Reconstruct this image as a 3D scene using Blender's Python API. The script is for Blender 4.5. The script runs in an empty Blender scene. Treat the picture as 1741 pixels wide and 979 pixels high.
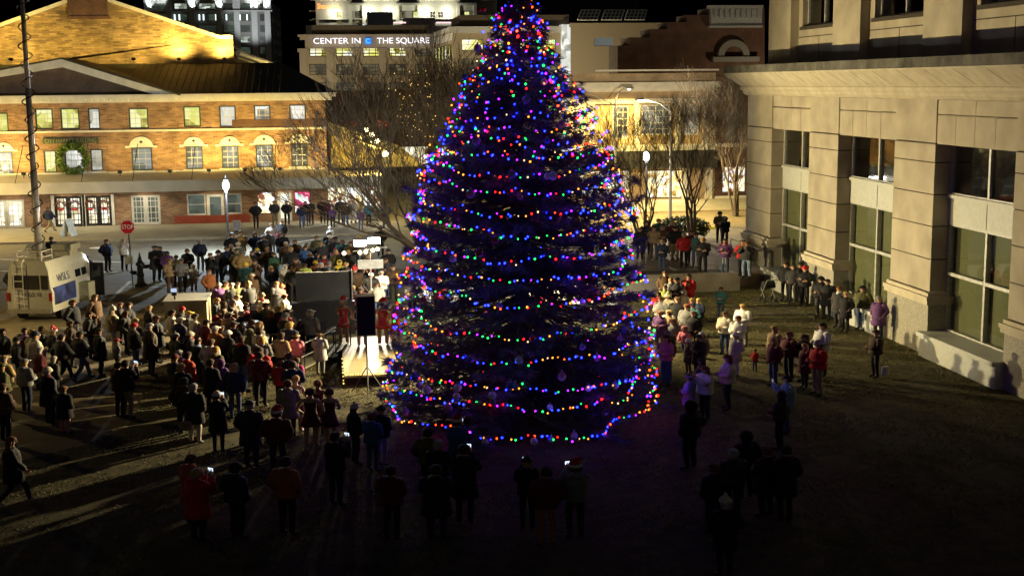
import bpy, bmesh, math, random
import numpy as np
from mathutils import Vector, Matrix
random.seed(7); rng = np.random.default_rng(7)
scene = bpy.context.scene
COL = scene.collection
R = math.radians

# ------------------------------------------------------------------ camera
W, H, F, CX, CY, HC = 1741.0, 979.0, 2200.0, 870.5, 489.5, 10.0
_y, _t, _r = R(8.2), R(8.96), R(0.57)
_f = np.array([math.sin(_y)*math.cos(_t), math.cos(_y)*math.cos(_t), -math.sin(_t)])
_r0 = np.array([math.cos(_y), -math.sin(_y), 0.0]); _u0 = np.cross(_r0, _f)
_rt = _r0*math.cos(_r) - _u0*math.sin(_r); _up = _u0*math.cos(_r) + _r0*math.sin(_r)
def ray(px, py): return _f*F + _rt*(px-CX) - _up*(py-CY)
def atz(px, py, z=0.0):
    d = ray(px, py); s = (z-HC)/d[2]; p = d*s; p[2] = z; return p
def aty(px, py, Y):
    d = ray(px, py); p = d*(Y/d[1]); p[2] += HC; return p
def atx(px, py, X):
    d = ray(px, py); p = d*(X/d[0]); p[2] += HC; return p
cam_data = bpy.data.cameras.new('camera'); cam = bpy.data.objects.new('camera', cam_data); COL.objects.link(cam)
cam_data.sensor_width = 36.0; cam_data.lens = 36.0*F/W; cam_data.clip_end = 3000; cam_data.clip_start = 0.3
m = Matrix(((_rt[0], _up[0], -_f[0], 0), (_rt[1], _up[1], -_f[1], 0), (_rt[2], _up[2], -_f[2], HC), (0, 0, 0, 1)))
cam.matrix_world = m
scene.camera = cam

# ------------------------------------------------------------------ world, exposure
world = bpy.data.worlds.new('World'); scene.world = world; world.use_nodes = True
wn = world.node_tree; bg = wn.nodes['Background']
sky = wn.nodes.new('ShaderNodeTexSky'); sky.sky_type = 'NISHITA'; sky.sun_disc = False
sky.sun_elevation = R(-2.6); sky.sun_rotation = R(200)
wn.links.new(sky.outputs[0], bg.inputs[0]); bg.inputs[1].default_value = 0.15
scene.view_settings.view_transform = 'Standard'; scene.view_settings.look = 'None'
scene.view_settings.exposure = 0.0; scene.view_settings.gamma = 1.0; scene.view_settings.use_curve_mapping = False
scene.render.engine = 'CYCLES'
cy = scene.cycles
cy.use_denoising = True; cy.max_bounces = 5; cy.diffuse_bounces = 2; cy.glossy_bounces = 2; cy.transparent_max_bounces = 12
cy.transmission_bounces = 3; cy.sample_clamp_indirect = 3.0; cy.sample_clamp_direct = 0; cy.use_light_tree = True
cy.caustics_reflective = False; cy.caustics_refractive = False

WARM = (1.0, 0.74, 0.30); FLOODC = (1.0, 0.80, 0.42); COOL = (0.72, 0.86, 1.0); GOLD = (1.0, 0.74, 0.20)
def lamp(name, kind, loc, power, color, radius=0.15, aim=None, angle=None, blend=0.6, parent=None):
    d = bpy.data.lights.new(name, kind); d.energy = power; d.color = color
    if kind == 'AREA': d.size = radius
    else: d.shadow_soft_size = radius
    if kind == 'SPOT': d.spot_size = R(angle); d.spot_blend = blend
    o = bpy.data.objects.new(name, d); COL.objects.link(o); o.location = loc
    if aim is not None:
        o.rotation_euler = (Vector(aim)-Vector(loc)).to_track_quat('-Z', 'Y').to_euler()
    return o

# ------------------------------------------------------------------ materials
MATS = {}
def nodes(name):
    m = bpy.data.materials.new(name); m.use_nodes = True
    nt = m.node_tree; return m, nt, nt.nodes['Principled BSDF']
def mat(name, col, rough=0.75, metal=0.0, var=0.18, scale=6.0, bump=0.0, spec=0.35, emit=None, estr=0.0):
    if name in MATS: return MATS[name]
    m, nt, b = nodes(name)
    b.inputs['Roughness'].default_value = rough; b.inputs['Metallic'].default_value = metal
    b.inputs['Specular IOR Level'].default_value = spec
    tc = nt.nodes.new('ShaderNodeTexCoord')
    nz = nt.nodes.new('ShaderNodeTexNoise'); nz.inputs['Scale'].default_value = scale; nz.inputs['Detail'].default_value = 5
    nt.links.new(tc.outputs['Object'], nz.inputs['Vector'])
    rp = nt.nodes.new('ShaderNodeValToRGB')
    rp.color_ramp.elements[0].position = 0.3; rp.color_ramp.elements[1].position = 0.7
    rp.color_ramp.elements[0].color = tuple(c*(1-var) for c in col)+(1,)
    rp.color_ramp.elements[1].color = tuple(min(1, c*(1+var)) for c in col)+(1,)
    nt.links.new(nz.outputs[0], rp.inputs[0]); nt.links.new(rp.outputs[0], b.inputs['Base Color'])
    if bump:
        bp = nt.nodes.new('ShaderNodeBump'); bp.inputs['Strength'].default_value = bump; bp.inputs['Distance'].default_value = 0.05
        nt.links.new(nz.outputs[0], bp.inputs['Height']); nt.links.new(bp.outputs[0], b.inputs['Normal'])
    if emit:
        b.inputs['Emission Color'].default_value = tuple(emit)+(1,); b.inputs['Emission Strength'].default_value = estr
    MATS[name] = m; return m
def emis(name, col, s):
    if name in MATS: return MATS[name]
    m, nt, b = nodes(name)
    b.inputs['Base Color'].default_value = (0.02, 0.02, 0.02, 1)
    b.inputs['Emission Color'].default_value = tuple(col)+(1,); b.inputs['Emission Strength'].default_value = s
    MATS[name] = m; return m
def brick(name, c1, c2, mortar, bw=0.21, bh=0.072, axis='x', rough=0.85, patch=0.35):
    if name in MATS: return MATS[name]
    m, nt, b = nodes(name); b.inputs['Roughness'].default_value = rough
    tc = nt.nodes.new('ShaderNodeTexCoord'); sp = nt.nodes.new('ShaderNodeSeparateXYZ'); cb = nt.nodes.new('ShaderNodeCombineXYZ')
    nt.links.new(tc.outputs['Object'], sp.inputs[0])
    nt.links.new(sp.outputs['X' if axis == 'x' else 'Y'], cb.inputs[0]); nt.links.new(sp.outputs['Z' if axis in 'xy' else 'X'], cb.inputs[1])
    br = nt.nodes.new('ShaderNodeTexBrick'); br.inputs['Scale'].default_value = 1.0
    br.inputs['Brick Width'].default_value = bw; br.inputs['Row Height'].default_value = bh; br.inputs['Mortar Size'].default_value = min(bh, bw)*0.11
    br.inputs['Color1'].default_value = c1+(1,); br.inputs['Color2'].default_value = c2+(1,); br.inputs['Mortar'].default_value = mortar+(1,)
    br.inputs['Bias'].default_value = 0.0
    nt.links.new(cb.outputs[0], br.inputs['Vector'])
    nz = nt.nodes.new('ShaderNodeTexNoise'); nz.inputs['Scale'].default_value = 0.9; nz.inputs['Detail'].default_value = 6
    nt.links.new(tc.outputs['Object'], nz.inputs['Vector'])
    mp = nt.nodes.new('ShaderNodeMapRange'); mp.inputs['From Min'].default_value = 0.3; mp.inputs['From Max'].default_value = 0.7
    mp.inputs['To Min'].default_value = 1-patch; mp.inputs['To Max'].default_value = 1+patch*0.4
    nt.links.new(nz.outputs[0], mp.inputs[0])
    mx = nt.nodes.new('ShaderNodeMix'); mx.data_type = 'RGBA'; mx.blend_type = 'MULTIPLY'; mx.inputs[0].default_value = 1
    nt.links.new(br.outputs[0], mx.inputs[6]); nt.links.new(mp.outputs[0], mx.inputs[7]); nt.links.new(mx.outputs[2], b.inputs['Base Color'])
    MATS[name] = m; return m
def litpane(name, cols, s, scale=1.6, dark=0.25):
    """a lit interior seen through a pane: blotchy shelves, shades and people"""
    if name in MATS: return MATS[name]
    m, nt, b = nodes(name); b.inputs['Base Color'].default_value = (0.03, 0.03, 0.03, 1); b.inputs['Roughness'].default_value = 0.1
    tc = nt.nodes.new('ShaderNodeTexCoord'); vo = nt.nodes.new('ShaderNodeTexVoronoi'); vo.inputs['Scale'].default_value = scale
    vo.distance = 'CHEBYCHEV'
    nt.links.new(tc.outputs['Object'], vo.inputs['Vector'])
    nz = nt.nodes.new('ShaderNodeTexNoise'); nz.inputs['Scale'].default_value = scale*0.9; nz.inputs['Detail'].default_value = 7
    nt.links.new(tc.outputs['Object'], nz.inputs['Vector'])
    sp = nt.nodes.new('ShaderNodeSeparateColor'); nt.links.new(vo.outputs['Color'], sp.inputs[0])
    ad = nt.nodes.new('ShaderNodeMath'); ad.operation = 'ADD'; nt.links.new(sp.outputs[0], ad.inputs[0]); nt.links.new(nz.outputs[0], ad.inputs[1])
    ml = nt.nodes.new('ShaderNodeMath'); ml.operation = 'MULTIPLY'; ml.inputs[1].default_value = 0.5; nt.links.new(ad.outputs[0], ml.inputs[0])
    rp = nt.nodes.new('ShaderNodeValToRGB'); cr = rp.color_ramp
    cr.elements[0].position = 0.22; cr.elements[0].color = tuple(c*dark for c in cols[0])+(1,)
    cr.elements[1].position = 0.8; cr.elements[1].color = cols[-1]+(1,)
    for i, c in enumerate(cols):
        e = cr.elements.new(0.32+0.4*i/max(1, len(cols)-1)); e.color = c+(1,)
    nt.links.new(ml.outputs[0], rp.inputs[0]); nt.links.new(rp.outputs[0], b.inputs['Emission Color'])
    b.inputs['Emission Strength'].default_value = s
    MATS[name] = m; return m
def glass(name, refl=0.12, tint=(0.75, 0.8, 0.75)):
    if name in MATS: return MATS[name]
    m = bpy.data.materials.new(name); m.use_nodes = True; nt = m.node_tree; nt.nodes.clear()
    o = nt.nodes.new('ShaderNodeOutputMaterial'); mx = nt.nodes.new('ShaderNodeMixShader'); t = nt.nodes.new('ShaderNodeBsdfTransparent')
    g = nt.nodes.new('ShaderNodeBsdfGlossy'); g.inputs['Roughness'].default_value = 0.03; t.inputs[0].default_value = tint+(1,)
    mx.inputs[0].default_value = refl
    nt.links.new(t.outputs[0], mx.inputs[1]); nt.links.new(g.outputs[0], mx.inputs[2]); nt.links.new(mx.outputs[0], o.inputs[0])
    MATS[name] = m; return m
def blinds(name, c1, c2, axis='Y', freq=7.0):
    if name in MATS: return MATS[name]
    m, nt, b = nodes(name); b.inputs['Roughness'].default_value = 0.8
    tc = nt.nodes.new('ShaderNodeTexCoord'); wv = nt.nodes.new('ShaderNodeTexWave'); wv.bands_direction = axis
    wv.inputs['Scale'].default_value = freq; wv.inputs['Distortion'].default_value = 0.15
    nt.links.new(tc.outputs['Object'], wv.inputs['Vector'])
    rp = nt.nodes.new('ShaderNodeValToRGB'); rp.color_ramp.elements[0].color = c1+(1,); rp.color_ramp.elements[1].color = c2+(1,)
    nt.links.new(wv.outputs[0], rp.inputs[0]); nt.links.new(rp.outputs[0], b.inputs['Base Color'])
    MATS[name] = m; return m

M_brick = brick('market_brick', (0.20, 0.085, 0.04), (0.40, 0.22, 0.11), (0.30, 0.23, 0.14), bw=0.42, bh=0.12, patch=.45)
M_brickd = brick('dark_brick', (0.09, 0.035, 0.02), (0.14, 0.06, 0.035), (0.10, 0.07, 0.05))
M_brickside = brick('side_brick', (0.30, 0.15, 0.07), (0.40, 0.23, 0.10), (0.42, 0.36, 0.25), axis='y', bw=0.30, bh=0.11)
M_trim = mat('white_trim', (0.62, 0.58, 0.48), 0.6, var=0.12, scale=1.5)
M_trimd = mat('grey_trim', (0.16, 0.15, 0.13), 0.7)
M_frameg = mat('dark_green_frame', (0.035, 0.05, 0.045), 0.5)
M_roof = mat('standing_seam_roof', (0.045, 0.042, 0.025), 0.6, var=0.3, scale=2)
M_awn = mat('cream_canopy', (0.52, 0.46, 0.33), 0.7, var=0.15, scale=0.7)
M_stone = mat('sandstone', (0.37, 0.325, 0.24), 0.85, var=0.2, scale=0.8, bump=0.08)
M_stonec = mat('pale_cornice_stone', (0.45, 0.40, 0.29), 0.85, var=0.14, scale=2.0, bump=0.06)
M_granite = mat('speckled_granite', (0.30, 0.28, 0.22), 0.8, var=0.4, scale=26.0)
M_joint = mat('stone_joint', (0.05, 0.04, 0.03), 0.9)
M_metalw = mat('pale_window_metal', (0.42, 0.42, 0.38), 0.45, metal=0.2)
M_spandrel = mat('white_spandrel', (0.46, 0.47, 0.42), 0.55, var=0.08)
M_black = mat('black_paint', (0.012, 0.012, 0.013), 0.45, spec=0.5)
M_pole = mat('galvanised_pole', (0.35, 0.34, 0.32), 0.5, metal=0.5)
M_bark = mat('grey_bark', (0.13, 0.10, 0.065), 0.9, var=0.35, scale=9)
M_conc = mat('concrete', (0.33, 0.30, 0.24), 0.9, var=0.2, scale=1.3, bump=0.1)

# ------------------------------------------------------------------ mesh builder
class MB:
    def __init__(s, frame=None): s.v = []; s.f = []; s.m = []; s.fr = frame
    def add(s, vs, fs, mi=0):
        b = len(s.v); fr = s.fr
        s.v += [fr(*p) for p in vs] if fr else [tuple(p) for p in vs]
        for f in fs: s.f.append([b+i for i in f]); s.m.append(mi)
    def box(s, x0, x1, y0, y1, z0, z1, mi=0):
        s.add([(x0,y0,z0),(x1,y0,z0),(x1,y1,z0),(x0,y1,z0),(x0,y0,z1),(x1,y0,z1),(x1,y1,z1),(x0,y1,z1)],
              [(0,3,2,1),(4,5,6,7),(0,1,5,4),(1,2,6,5),(2,3,7,6),(3,0,4,7)], mi)
    def quad(s, a, b, c, d, mi=0): s.add([a, b, c, d], [(0,1,2,3)], mi)
    def tube(s, p0, p1, r0, r1=None, n=8, mi=0, caps=True):
        r1 = r0 if r1 is None else r1
        p0 = np.array(p0, float); p1 = np.array(p1, float); d = p1-p0; L = np.linalg.norm(d)
        if L < 1e-9: return
        d /= L; a = np.array([0,0,1.0]) if abs(d[2]) < 0.9 else np.array([1.0,0,0])
        x = np.cross(d, a); x /= np.linalg.norm(x); y = np.cross(d, x)
        vs = []
        for p, r in ((p0, r0), (p1, r1)):
            for i in range(n):
                t = 2*math.pi*i/n; vs.append(tuple(p+x*math.cos(t)*r+y*math.sin(t)*r))
        fs = [(i, (i+1) % n, n+(i+1) % n, n+i) for i in range(n)]
        if caps: fs += [tuple(range(n-1, -1, -1)), tuple(range(n, 2*n))]
        s.add(vs, fs, mi)
    def path(s, pts, radii, n=6, mi=0):
        for i in range(len(pts)-1):
            s.tube(pts[i], pts[i+1], radii[i] if hasattr(radii, '__len__') else radii, radii[i+1] if hasattr(radii, '__len__') else radii, n, mi)
    def rings(s, rings, mi=0, cap0=True, cap1=True):
        """rings: list of lists of points with equal count"""
        n = len(rings[0]); vs = [p for r in rings for p in r]; fs = []
        for k in range(len(rings)-1):
            for i in range(n): fs.append((k*n+i, k*n+(i+1) % n, (k+1)*n+(i+1) % n, (k+1)*n+i))
        if cap0: fs.append(tuple(range(n-1, -1, -1)))
        if cap1: fs.append(tuple((len(rings)-1)*n+i for i in range(n)))
        s.add(vs, fs, mi)
    def lathe(s, prof, c=(0,0,0), n=14, mi=0):
        s.rings([[(c[0]+r*math.cos(2*math.pi*i/n), c[1]+r*math.sin(2*math.pi*i/n), c[2]+z) for i in range(n)] for r, z in prof], mi)
    def ball(s, c, r, n=10, k=6, sz=1.0, mi=0):
        s.lathe([(max(1e-3, r*math.sin(math.pi*i/k)), -r*sz*math.cos(math.pi*i/k)) for i in range(k+1)], c, n, mi)
    def prism(s, poly, axis_pts, mi=0):
        """extrude polygon of 3d points by vector"""
        v = np.array(axis_pts); a = [tuple(p) for p in poly]; b = [tuple(np.array(p)+v) for p in poly]; n = len(poly)
        s.add(a+b, [tuple(range(n-1, -1, -1)), tuple(range(n, 2*n))]+[(i, (i+1) % n, n+(i+1) % n, n+i) for i in range(n)], mi)
    def build(s, name, mats, parent=None, smooth=False, origin=None):
        me = bpy.data.meshes.new(name)
        root = parent
        while root is not None and root.parent is not None: root = root.parent
        o0 = np.array(origin) if origin is not None else (np.array(root.location) if root is not None and not root.get('_local') else np.zeros(3))
        v = np.array(s.v, float) - o0
        me.from_pydata(v.tolist(), [], s.f)
        mats = mats if isinstance(mats, (list, tuple)) else [mats]
        for mm in mats: me.materials.append(mm)
        if len(mats) > 1: me.polygons.foreach_set('material_index', s.m)
        if smooth: me.polygons.foreach_set('use_smooth', [True]*len(me.polygons))
        bm = bmesh.new(); bm.from_mesh(me); bmesh.ops.recalc_face_normals(bm, faces=bm.faces); bm.to_mesh(me); bm.free()
        me.update()
        o = bpy.data.objects.new(name, me); COL.objects.link(o)
        if parent is not None: o.parent = parent
        if origin is not None: o.location = origin
        return o
def tag(o, label=None, cat=None, group=None, kind=None):
    if label: o['label'] = label
    if cat: o['category'] = cat
    if group: o['group'] = group
    if kind: o['kind'] = kind
    return o
def empty(name, loc, label, cat, group=None, rz=0.0, local=False):
    o = bpy.data.objects.new(name, None); o.location = loc; o.rotation_euler = (0, 0, rz); o.empty_display_size = 0.2
    COL.objects.link(o)
    if local: o['_local'] = 1
    return tag(o, label, cat, group)
def text(name, s, size, loc, rot, m, parent=None, ext=0.02, align='CENTER', width=None):
    c = bpy.data.curves.new(name, 'FONT'); c.body = s; c.size = size; c.extrude = ext; c.align_x = align; c.align_y = 'CENTER'
    c.materials.append(m); o = bpy.data.objects.new(name, c); COL.objects.link(o)
    o.rotation_euler = rot
    if parent is not None:
        o.parent = parent; o.location = Vector(loc)-(Vector((0,0,0)) if parent.get('_local') else parent.location)
    else: o.location = loc
    if width:
        bpy.context.view_layer.update(); w = o.dimensions.x
        if w > 0: o.scale = (width/w, 1, 1)
    bpy.context.view_layer.update()
    me = bpy.data.meshes.new_from_object(o.evaluated_get(bpy.context.evaluated_depsgraph_get()))
    q = bpy.data.objects.new(name, me); COL.objects.link(q); q.parent = o.parent; q.location = o.location; q.rotation_euler = o.rotation_euler; q.scale = o.scale
    bpy.data.objects.remove(o); o = q
    return o
def facade(o, eu, n):
    o = np.array(o, float); eu = np.array(eu, float); n = np.array(n, float)
    return lambda u, out, z: tuple(o+eu*u+n*out+np.array([0, 0, z]))
def wall_open(mb, u0, u1, z0, z1, ops, depth=0.25, mi=0):
    us = sorted({u0, u1, *[min(max(a, u0), u1) for o in ops for a in o[:2]]}); zs = sorted({z0, z1, *[min(max(a, z0), z1) for o in ops for a in o[2:4]]})
    for i in range(len(us)-1):
        for j in range(len(zs)-1):
            cu, cz = (us[i]+us[i+1])/2, (zs[j]+zs[j+1])/2
            if any(o[0] < cu < o[1] and o[2] < cz < o[3] for o in ops): continue
            mb.quad((us[i],0,zs[j]), (us[i+1],0,zs[j]), (us[i+1],0,zs[j+1]), (us[i],0,zs[j+1]), mi)
    for a, b, c, d in [o[:4] for o in ops]:
        mb.quad((a,0,c), (a,0,d), (a,-depth,d), (a,-depth,c), mi); mb.quad((b,0,c), (b,-depth,c), (b,-depth,d), (b,0,d), mi)
        mb.quad((a,0,c), (a,-depth,c), (b,-depth,c), (b,0,c), mi); mb.quad((a,0,d), (b,0,d), (b,-depth,d), (a,-depth,d), mi)
def window(par, fr, a, b, c, d, pane, frame_m, nx=2, ny=3, out=-0.12, fw=0.07, mw=0.03, sash=True, name='window', muntin_m=None):
    w = MB(fr)
    w.box(a, a+fw, out-0.06, out+0.06, c, d); w.box(b-fw, b, out-0.06, out+0.06, c, d)
    w.box(a+fw, b-fw, out-0.06, out+0.06, d-fw, d); w.box(a+fw, b-fw, out-0.06, out+0.06, c, c+fw)
    mm = 1 if muntin_m else 0
    for i in range(1, nx):
        u = a+(b-a)*i/nx; w.box(u-mw/2, u+mw/2, out-0.02, out+0.02, c+fw, d-fw, mm)
    for j in range(1, ny):
        z = c+(d-c)*j/ny; t = mw*1.6 if (sash and j == ny//2) else mw
        w.box(a+fw, b-fw, out-0.025, out+0.025, z-t/2, z+t/2, mm)
    wo = w.build(name, [frame_m, muntin_m] if muntin_m else frame_m, par)
    p = MB(fr); p.quad((a+fw/2, out-0.03, c+fw/2), (b-fw/2, out-0.03, c+fw/2), (b-fw/2, out-0.03, d-fw/2), (a+fw/2, out-0.03, d-fw/2))
    p.build('pane', pane, wo)
    return wo

# ------------------------------------------------------------------ ground, roads
M_asph = mat('asphalt', (0.105, 0.092, 0.066), 0.85, var=0.22, scale=0.8, bump=0.05)
M_plaza = mat('worn_plaza_paving', (0.135, 0.105, 0.052), 0.9, var=0.3, scale=1.6, bump=0.15)
M_sidew = mat('sidewalk_concrete', (0.20, 0.18, 0.13), 0.9, var=0.18, scale=0.9)
M_kerb = mat('kerb_stone', (0.26, 0.20, 0.11), 0.9)
M_soil = mat('lawn_soil', (0.060, 0.050, 0.018), 1.0, var=0.5, scale=2.2, bump=0.3)
M_paver = brick('brick_pavers', (0.25, 0.17, 0.10), (0.33, 0.24, 0.15), (0.22, 0.18, 0.12), axis='xz')
M_line = mat('road_paint', (0.55, 0.52, 0.42), 0.8, var=0.3, scale=3)
M_yel = mat('yellow_kerb_tone', (0.65, 0.50, 0.05), 0.7, var=0.2)  # strong yellow colour for one kerb
def sheet(name, pts, z, m, t=None):
    b = MB()
    if t: b.prism([(p[0], p[1], z-t) for p in pts], (0, 0, t))
    else: b.add([(p[0], p[1], z) for p in pts], [tuple(range(len(pts)))])
    return tag(b.build(name, m), kind='structure')
sheet('ground', [(-900,-60), (900,-60), (900,1500), (-900,1500)], 0.0, M_plaza)
sheet('road', [(-60,69.5), (60,69.5), (60,87.4), (-60,87.4)], 0.004, M_asph)
sheet('side_street', [(3,87.4), (13,87.4), (13,300), (3,300)], 0.005, M_asph)
sheet('market_sidewalk', [(-60,87.6), (2.6,87.6), (2.6,96.9), (-60,96.9)], 0.14, M_sidew, 0.14)
sheet('kerb', [(-60,87.35), (2.75,87.35), (2.75,87.6), (-60,87.6)], 0.15, M_kerb, 0.15)
sheet('shop_sidewalk', [(14,97.5), (60,97.5), (60,106.9), (14,106.9)], 0.14, M_sidew, 0.14)
sheet('shop_kerb', [(14,97.2), (60,97.2), (60,97.5), (14,97.5)], 0.15, M_kerb, 0.15)
# lawn with a ragged edge
lawn = [atz(-40, 800)[:2], atz(141, 757)[:2], atz(210, 728)[:2], atz(235, 690)[:2], atz(255, 650)[:2], atz(300, 625)[:2], atz(480, 590)[:2], (1.0,52.2), (7,60.5), (14,60.5), (23.4,60.5), (23.4,10), (-20,10)]
sheet('lawn', lawn, 0.02, M_soil, 0.02)
M_edge = mat('lit_edge_strip', (0.16, 0.14, 0.07), 1.0, var=0.5, scale=5)  # pale colour paints the lit rim between lawn and path
e = MB()
for a, b_ in zip(lawn[:3], lawn[1:4]):
    a = np.array(a); b_ = np.array(b_); d = (b_-a)/np.linalg.norm(b_-a); n = np.array([-d[1], d[0]])*0.09
    e.add([(*(a-n), 0.026), (*(b_-n), 0.026), (*(b_+n), 0.026), (*(a+n), 0.026)], [(0,1,2,3)])
tag(e.build('lawn_edge', M_edge), kind='structure')
# painted lines
for nm, pts in (('stop_line', [(0,461),(200,463)]), ('crossing_line', [(205,487),(330,490)]), ('crossing_line', [(185,512),(222,478)]), ('lane_line', [(500,413),(640,390)]), ('crossing_line', [(0,441),(210,446)])):
    a = atz(*pts[0]); b_ = atz(*pts[1]); d = (b_-a)/np.linalg.norm(b_-a); n = np.array([-d[1], d[0], 0])*0.10
    q = MB(); q.add([tuple(a-n+[0,0,.009]), tuple(b_-n+[0,0,.009]), tuple(b_+n+[0,0,.009]), tuple(a+n+[0,0,.009])], [(0,1,2,3)])
    tag(q.build(nm, M_line), kind='structure')
# raised terrace on the right with retaining wall
TZ = 0.75
sheet('terrace', [(10.6,60.9), (22.6,60.9), (22.6,77.5), (9.5,77.5)], TZ, M_paver, TZ-0.01)
sheet('terrace_grass', [(8.4,59.9), (19.6,59.9), (19.6,61.5), (8.4,62.3)], TZ+0.05, M_soil, 0.3)
b = MB(); b.box(8.0, 19.7, 59.55, 59.9, 0, TZ+0.08); b.box(19.4, 19.7, 59.9, 62.5, 0, TZ+0.08); b.box(19.7, 22.2, 62.2, 62.5, 0, TZ-0.03)
b.box(7.98, 19.72, 59.53, 59.92, TZ+0.08, TZ+0.14)
tag(b.build('retaining_wall', M_conc, origin=(14,59.7,0)), 'low concrete retaining wall holding up the terrace beyond the lawn', 'wall')
b = MB(); yk0 = atz(1135, 391); yk1 = atz(1232, 387); b.box(yk0[0], yk1[0], yk0[1]-.15, yk0[1]+.15, 0, 0.16)
tag(b.build('yellow_kerb', M_yel), kind='structure')

# grass
def grass(n=230000):
    from_x, to_x, from_y, to_y = -14, 23.0, 24, 60
    P = np.column_stack([rng.uniform(from_x, to_x, n), rng.uniform(from_y, to_y, n)])
    poly = np.array([p[:2] for p in lawn]); ins = np.zeros(n, bool); j = len(poly)-1
    for i in range(len(poly)):
        yi, yj, xi, xj = poly[i][1], poly[j][1], poly[i][0], poly[j][0]
        c = ((yi > P[:,1]) != (yj > P[:,1])) & (P[:,0] < (xj-xi)*(P[:,1]-yi)/(yj-yi+1e-12)+xi); ins ^= c; j = i
    P = P[ins]
    pn = np.sin(P[:,0]*1.3+np.sin(P[:,1]*0.9)*2)+np.sin(P[:,1]*1.7+np.sin(P[:,0]*0.7)*2)+rng.normal(0, .8, len(P))
    P = P[pn > -0.6]; n = len(P)
    a = rng.uniform(0, 2*math.pi, n); h = rng.uniform(0.03, 0.08, n); w = rng.uniform(0.008, 0.018, n); l = rng.uniform(0.03, 0.09, n); la = rng.uniform(0, 6.28, n)
    v = np.zeros((n, 3, 3)); v[:,0,:2] = P-np.column_stack([np.cos(a)*w, np.sin(a)*w]); v[:,1,:2] = P+np.column_stack([np.cos(a)*w, np.sin(a)*w])
    v[:,2,:2] = P+np.column_stack([np.cos(la)*l, np.sin(la)*l]); v[:,:2,2] = 0.02; v[:,2,2] = h
    tri_mesh('grass', v, mat('grass_blades', (0.15, 0.15, 0.045), 0.8, var=0.6, scale=0.9), None, kind='stuff')
def tri_mesh(name, tris, m, parent, kind=None, off=(0,0,0), mids=None):
    v = (np.asarray(tris)-np.array(off)).reshape(-1, 3); n = len(v)//3
    me = bpy.data.meshes.new(name); me.vertices.add(len(v)); me.vertices.foreach_set('co', v.ravel())
    me.loops.add(len(v)); me.loops.foreach_set('vertex_index', np.arange(len(v), dtype=np.int32))
    me.polygons.add(n); me.polygons.foreach_set('loop_start', np.arange(0, len(v), 3, dtype=np.int32)); me.polygons.foreach_set('loop_total', np.full(n, 3, dtype=np.int32))
    ms = m if isinstance(m, (list, tuple)) else [m]
    for x in ms: me.materials.append(x)
    if mids is not None: me.polygons.foreach_set('material_index', np.asarray(mids, dtype=np.int32))
    me.update(); me.validate()
    o = bpy.data.objects.new(name, me); COL.objects.link(o)
    if parent is not None: o.parent = parent
    if kind: o['kind'] = kind
    return o
grass()

# ------------------------------------------------------------------ market building
YM = 96.6
P_warm = litpane('warm_office_interior', [(0.35,0.30,0.05), (0.75,0.80,0.20), (1.0,0.98,0.55)], 1.0, 1.3)
P_white = litpane('pale_blind_interior', [(0.45,0.45,0.38), (0.80,0.82,0.75), (1.0,1.0,0.95)], 0.95, 1.1, 0.4)
P_blue = litpane('bluish_shade_interior', [(0.16,0.19,0.17), (0.30,0.35,0.34), (0.40,0.45,0.47)], 0.8, 0.9, 0.7)
P_door = litpane('bright_door_interior', [(0.55,0.45,0.25), (1.0,0.92,0.65), (1.0,1.0,0.9)], 1.25, 1.5, 0.6)
P_dim = litpane('dim_shop_interior', [(0.06,0.07,0.05), (0.12,0.15,0.12), (0.22,0.26,0.20)], 0.6, 1.2)
P_shop = litpane('busy_shop_interior', [(0.25,0.08,0.04), (0.75,0.65,0.35), (1.0,0.9,0.6), (0.9,0.95,1.0)], 1.5, 3.0, 0.3)
P_shopr = litpane('red_shop_interior', [(0.5,0.03,0.12), (0.9,0.12,0.25), (1.0,0.9,0.9), (0.4,0.9,0.7)], 1.3, 2.4, 0.5)
mk = empty('market_building', (-18, YM, 0), 'two storey brick market hall with floodlit gable, white cornice and street canopy', 'building')
fr = facade((0, YM, 0), (1, 0, 0), (0, -1, 0))
def px_rect(x0, x1, y0, y1, Y=YM):
    c = aty((x0+x1)/2, (y0+y1)/2, Y); a = aty(x0, (y0+y1)/2, Y); b_ = aty(x1, (y0+y1)/2, Y); t = aty((x0+x1)/2, y0, Y); u = aty((x0+x1)/2, y1, Y)
    return (a[0], b_[0], u[2], t[2])
upper = [(-22,14,192,225,P_warm),(60,90,185,220,P_warm),(103,135,184,220,P_warm),(150,170,184,220,P_white),(219,252,184,219,P_warm),(312,341,181,216,P_warm),(373,401,180,216,P_white),(432,460,179,214,P_white),(492,520,178,212,P_white)]
lower = [(-6,22,258,297,P_white,1),(75,96,256,294,P_warm,0),(110,143,254,292,P_white,0),(154,175,254,291,P_white,0),(224,259,251,290,P_blue,1),(316,345,249,288,P_blue,1),(377,406,248,286,P_blue,1),(435,465,246,285,P_blue,1),(495,523,244,283,P_dim,1)]
doors = [(-20,42,340,393,P_door,'w'),(93,140,334,383,P_door,'b'),(146,190,333,383,P_door,'b'),(223,273,332,383,P_dim,'w'),(318,350,330,366,P_dim,'f'),(352,381,330,379,P_dim,'d'),(383,411,329,364,P_dim,'f'),(437,468,326,364,P_shop,'s'),(472,496,326,370,P_door,'d'),(500,528,325,364,P_shopr,'s')]
ops = [];  xL, xR = -27.0, 0.25
for w_ in upper: ops.append(px_rect(*w_[:4]))
for w_ in lower: ops.append(px_rect(*w_[:4]))
dops = []
for w_ in doors:
    a, b_, c, d = px_rect(*w_[:4])
    if w_[5] in 'wbd': c = 0.16
    dops.append((a, b_, c, d))
b = MB(fr); wall_open(b, xL, xR, 2.95, 9.0, ops, 0.22); wall_open(b, xL, xR, 0.1, 2.95, dops, 0.22)
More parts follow.
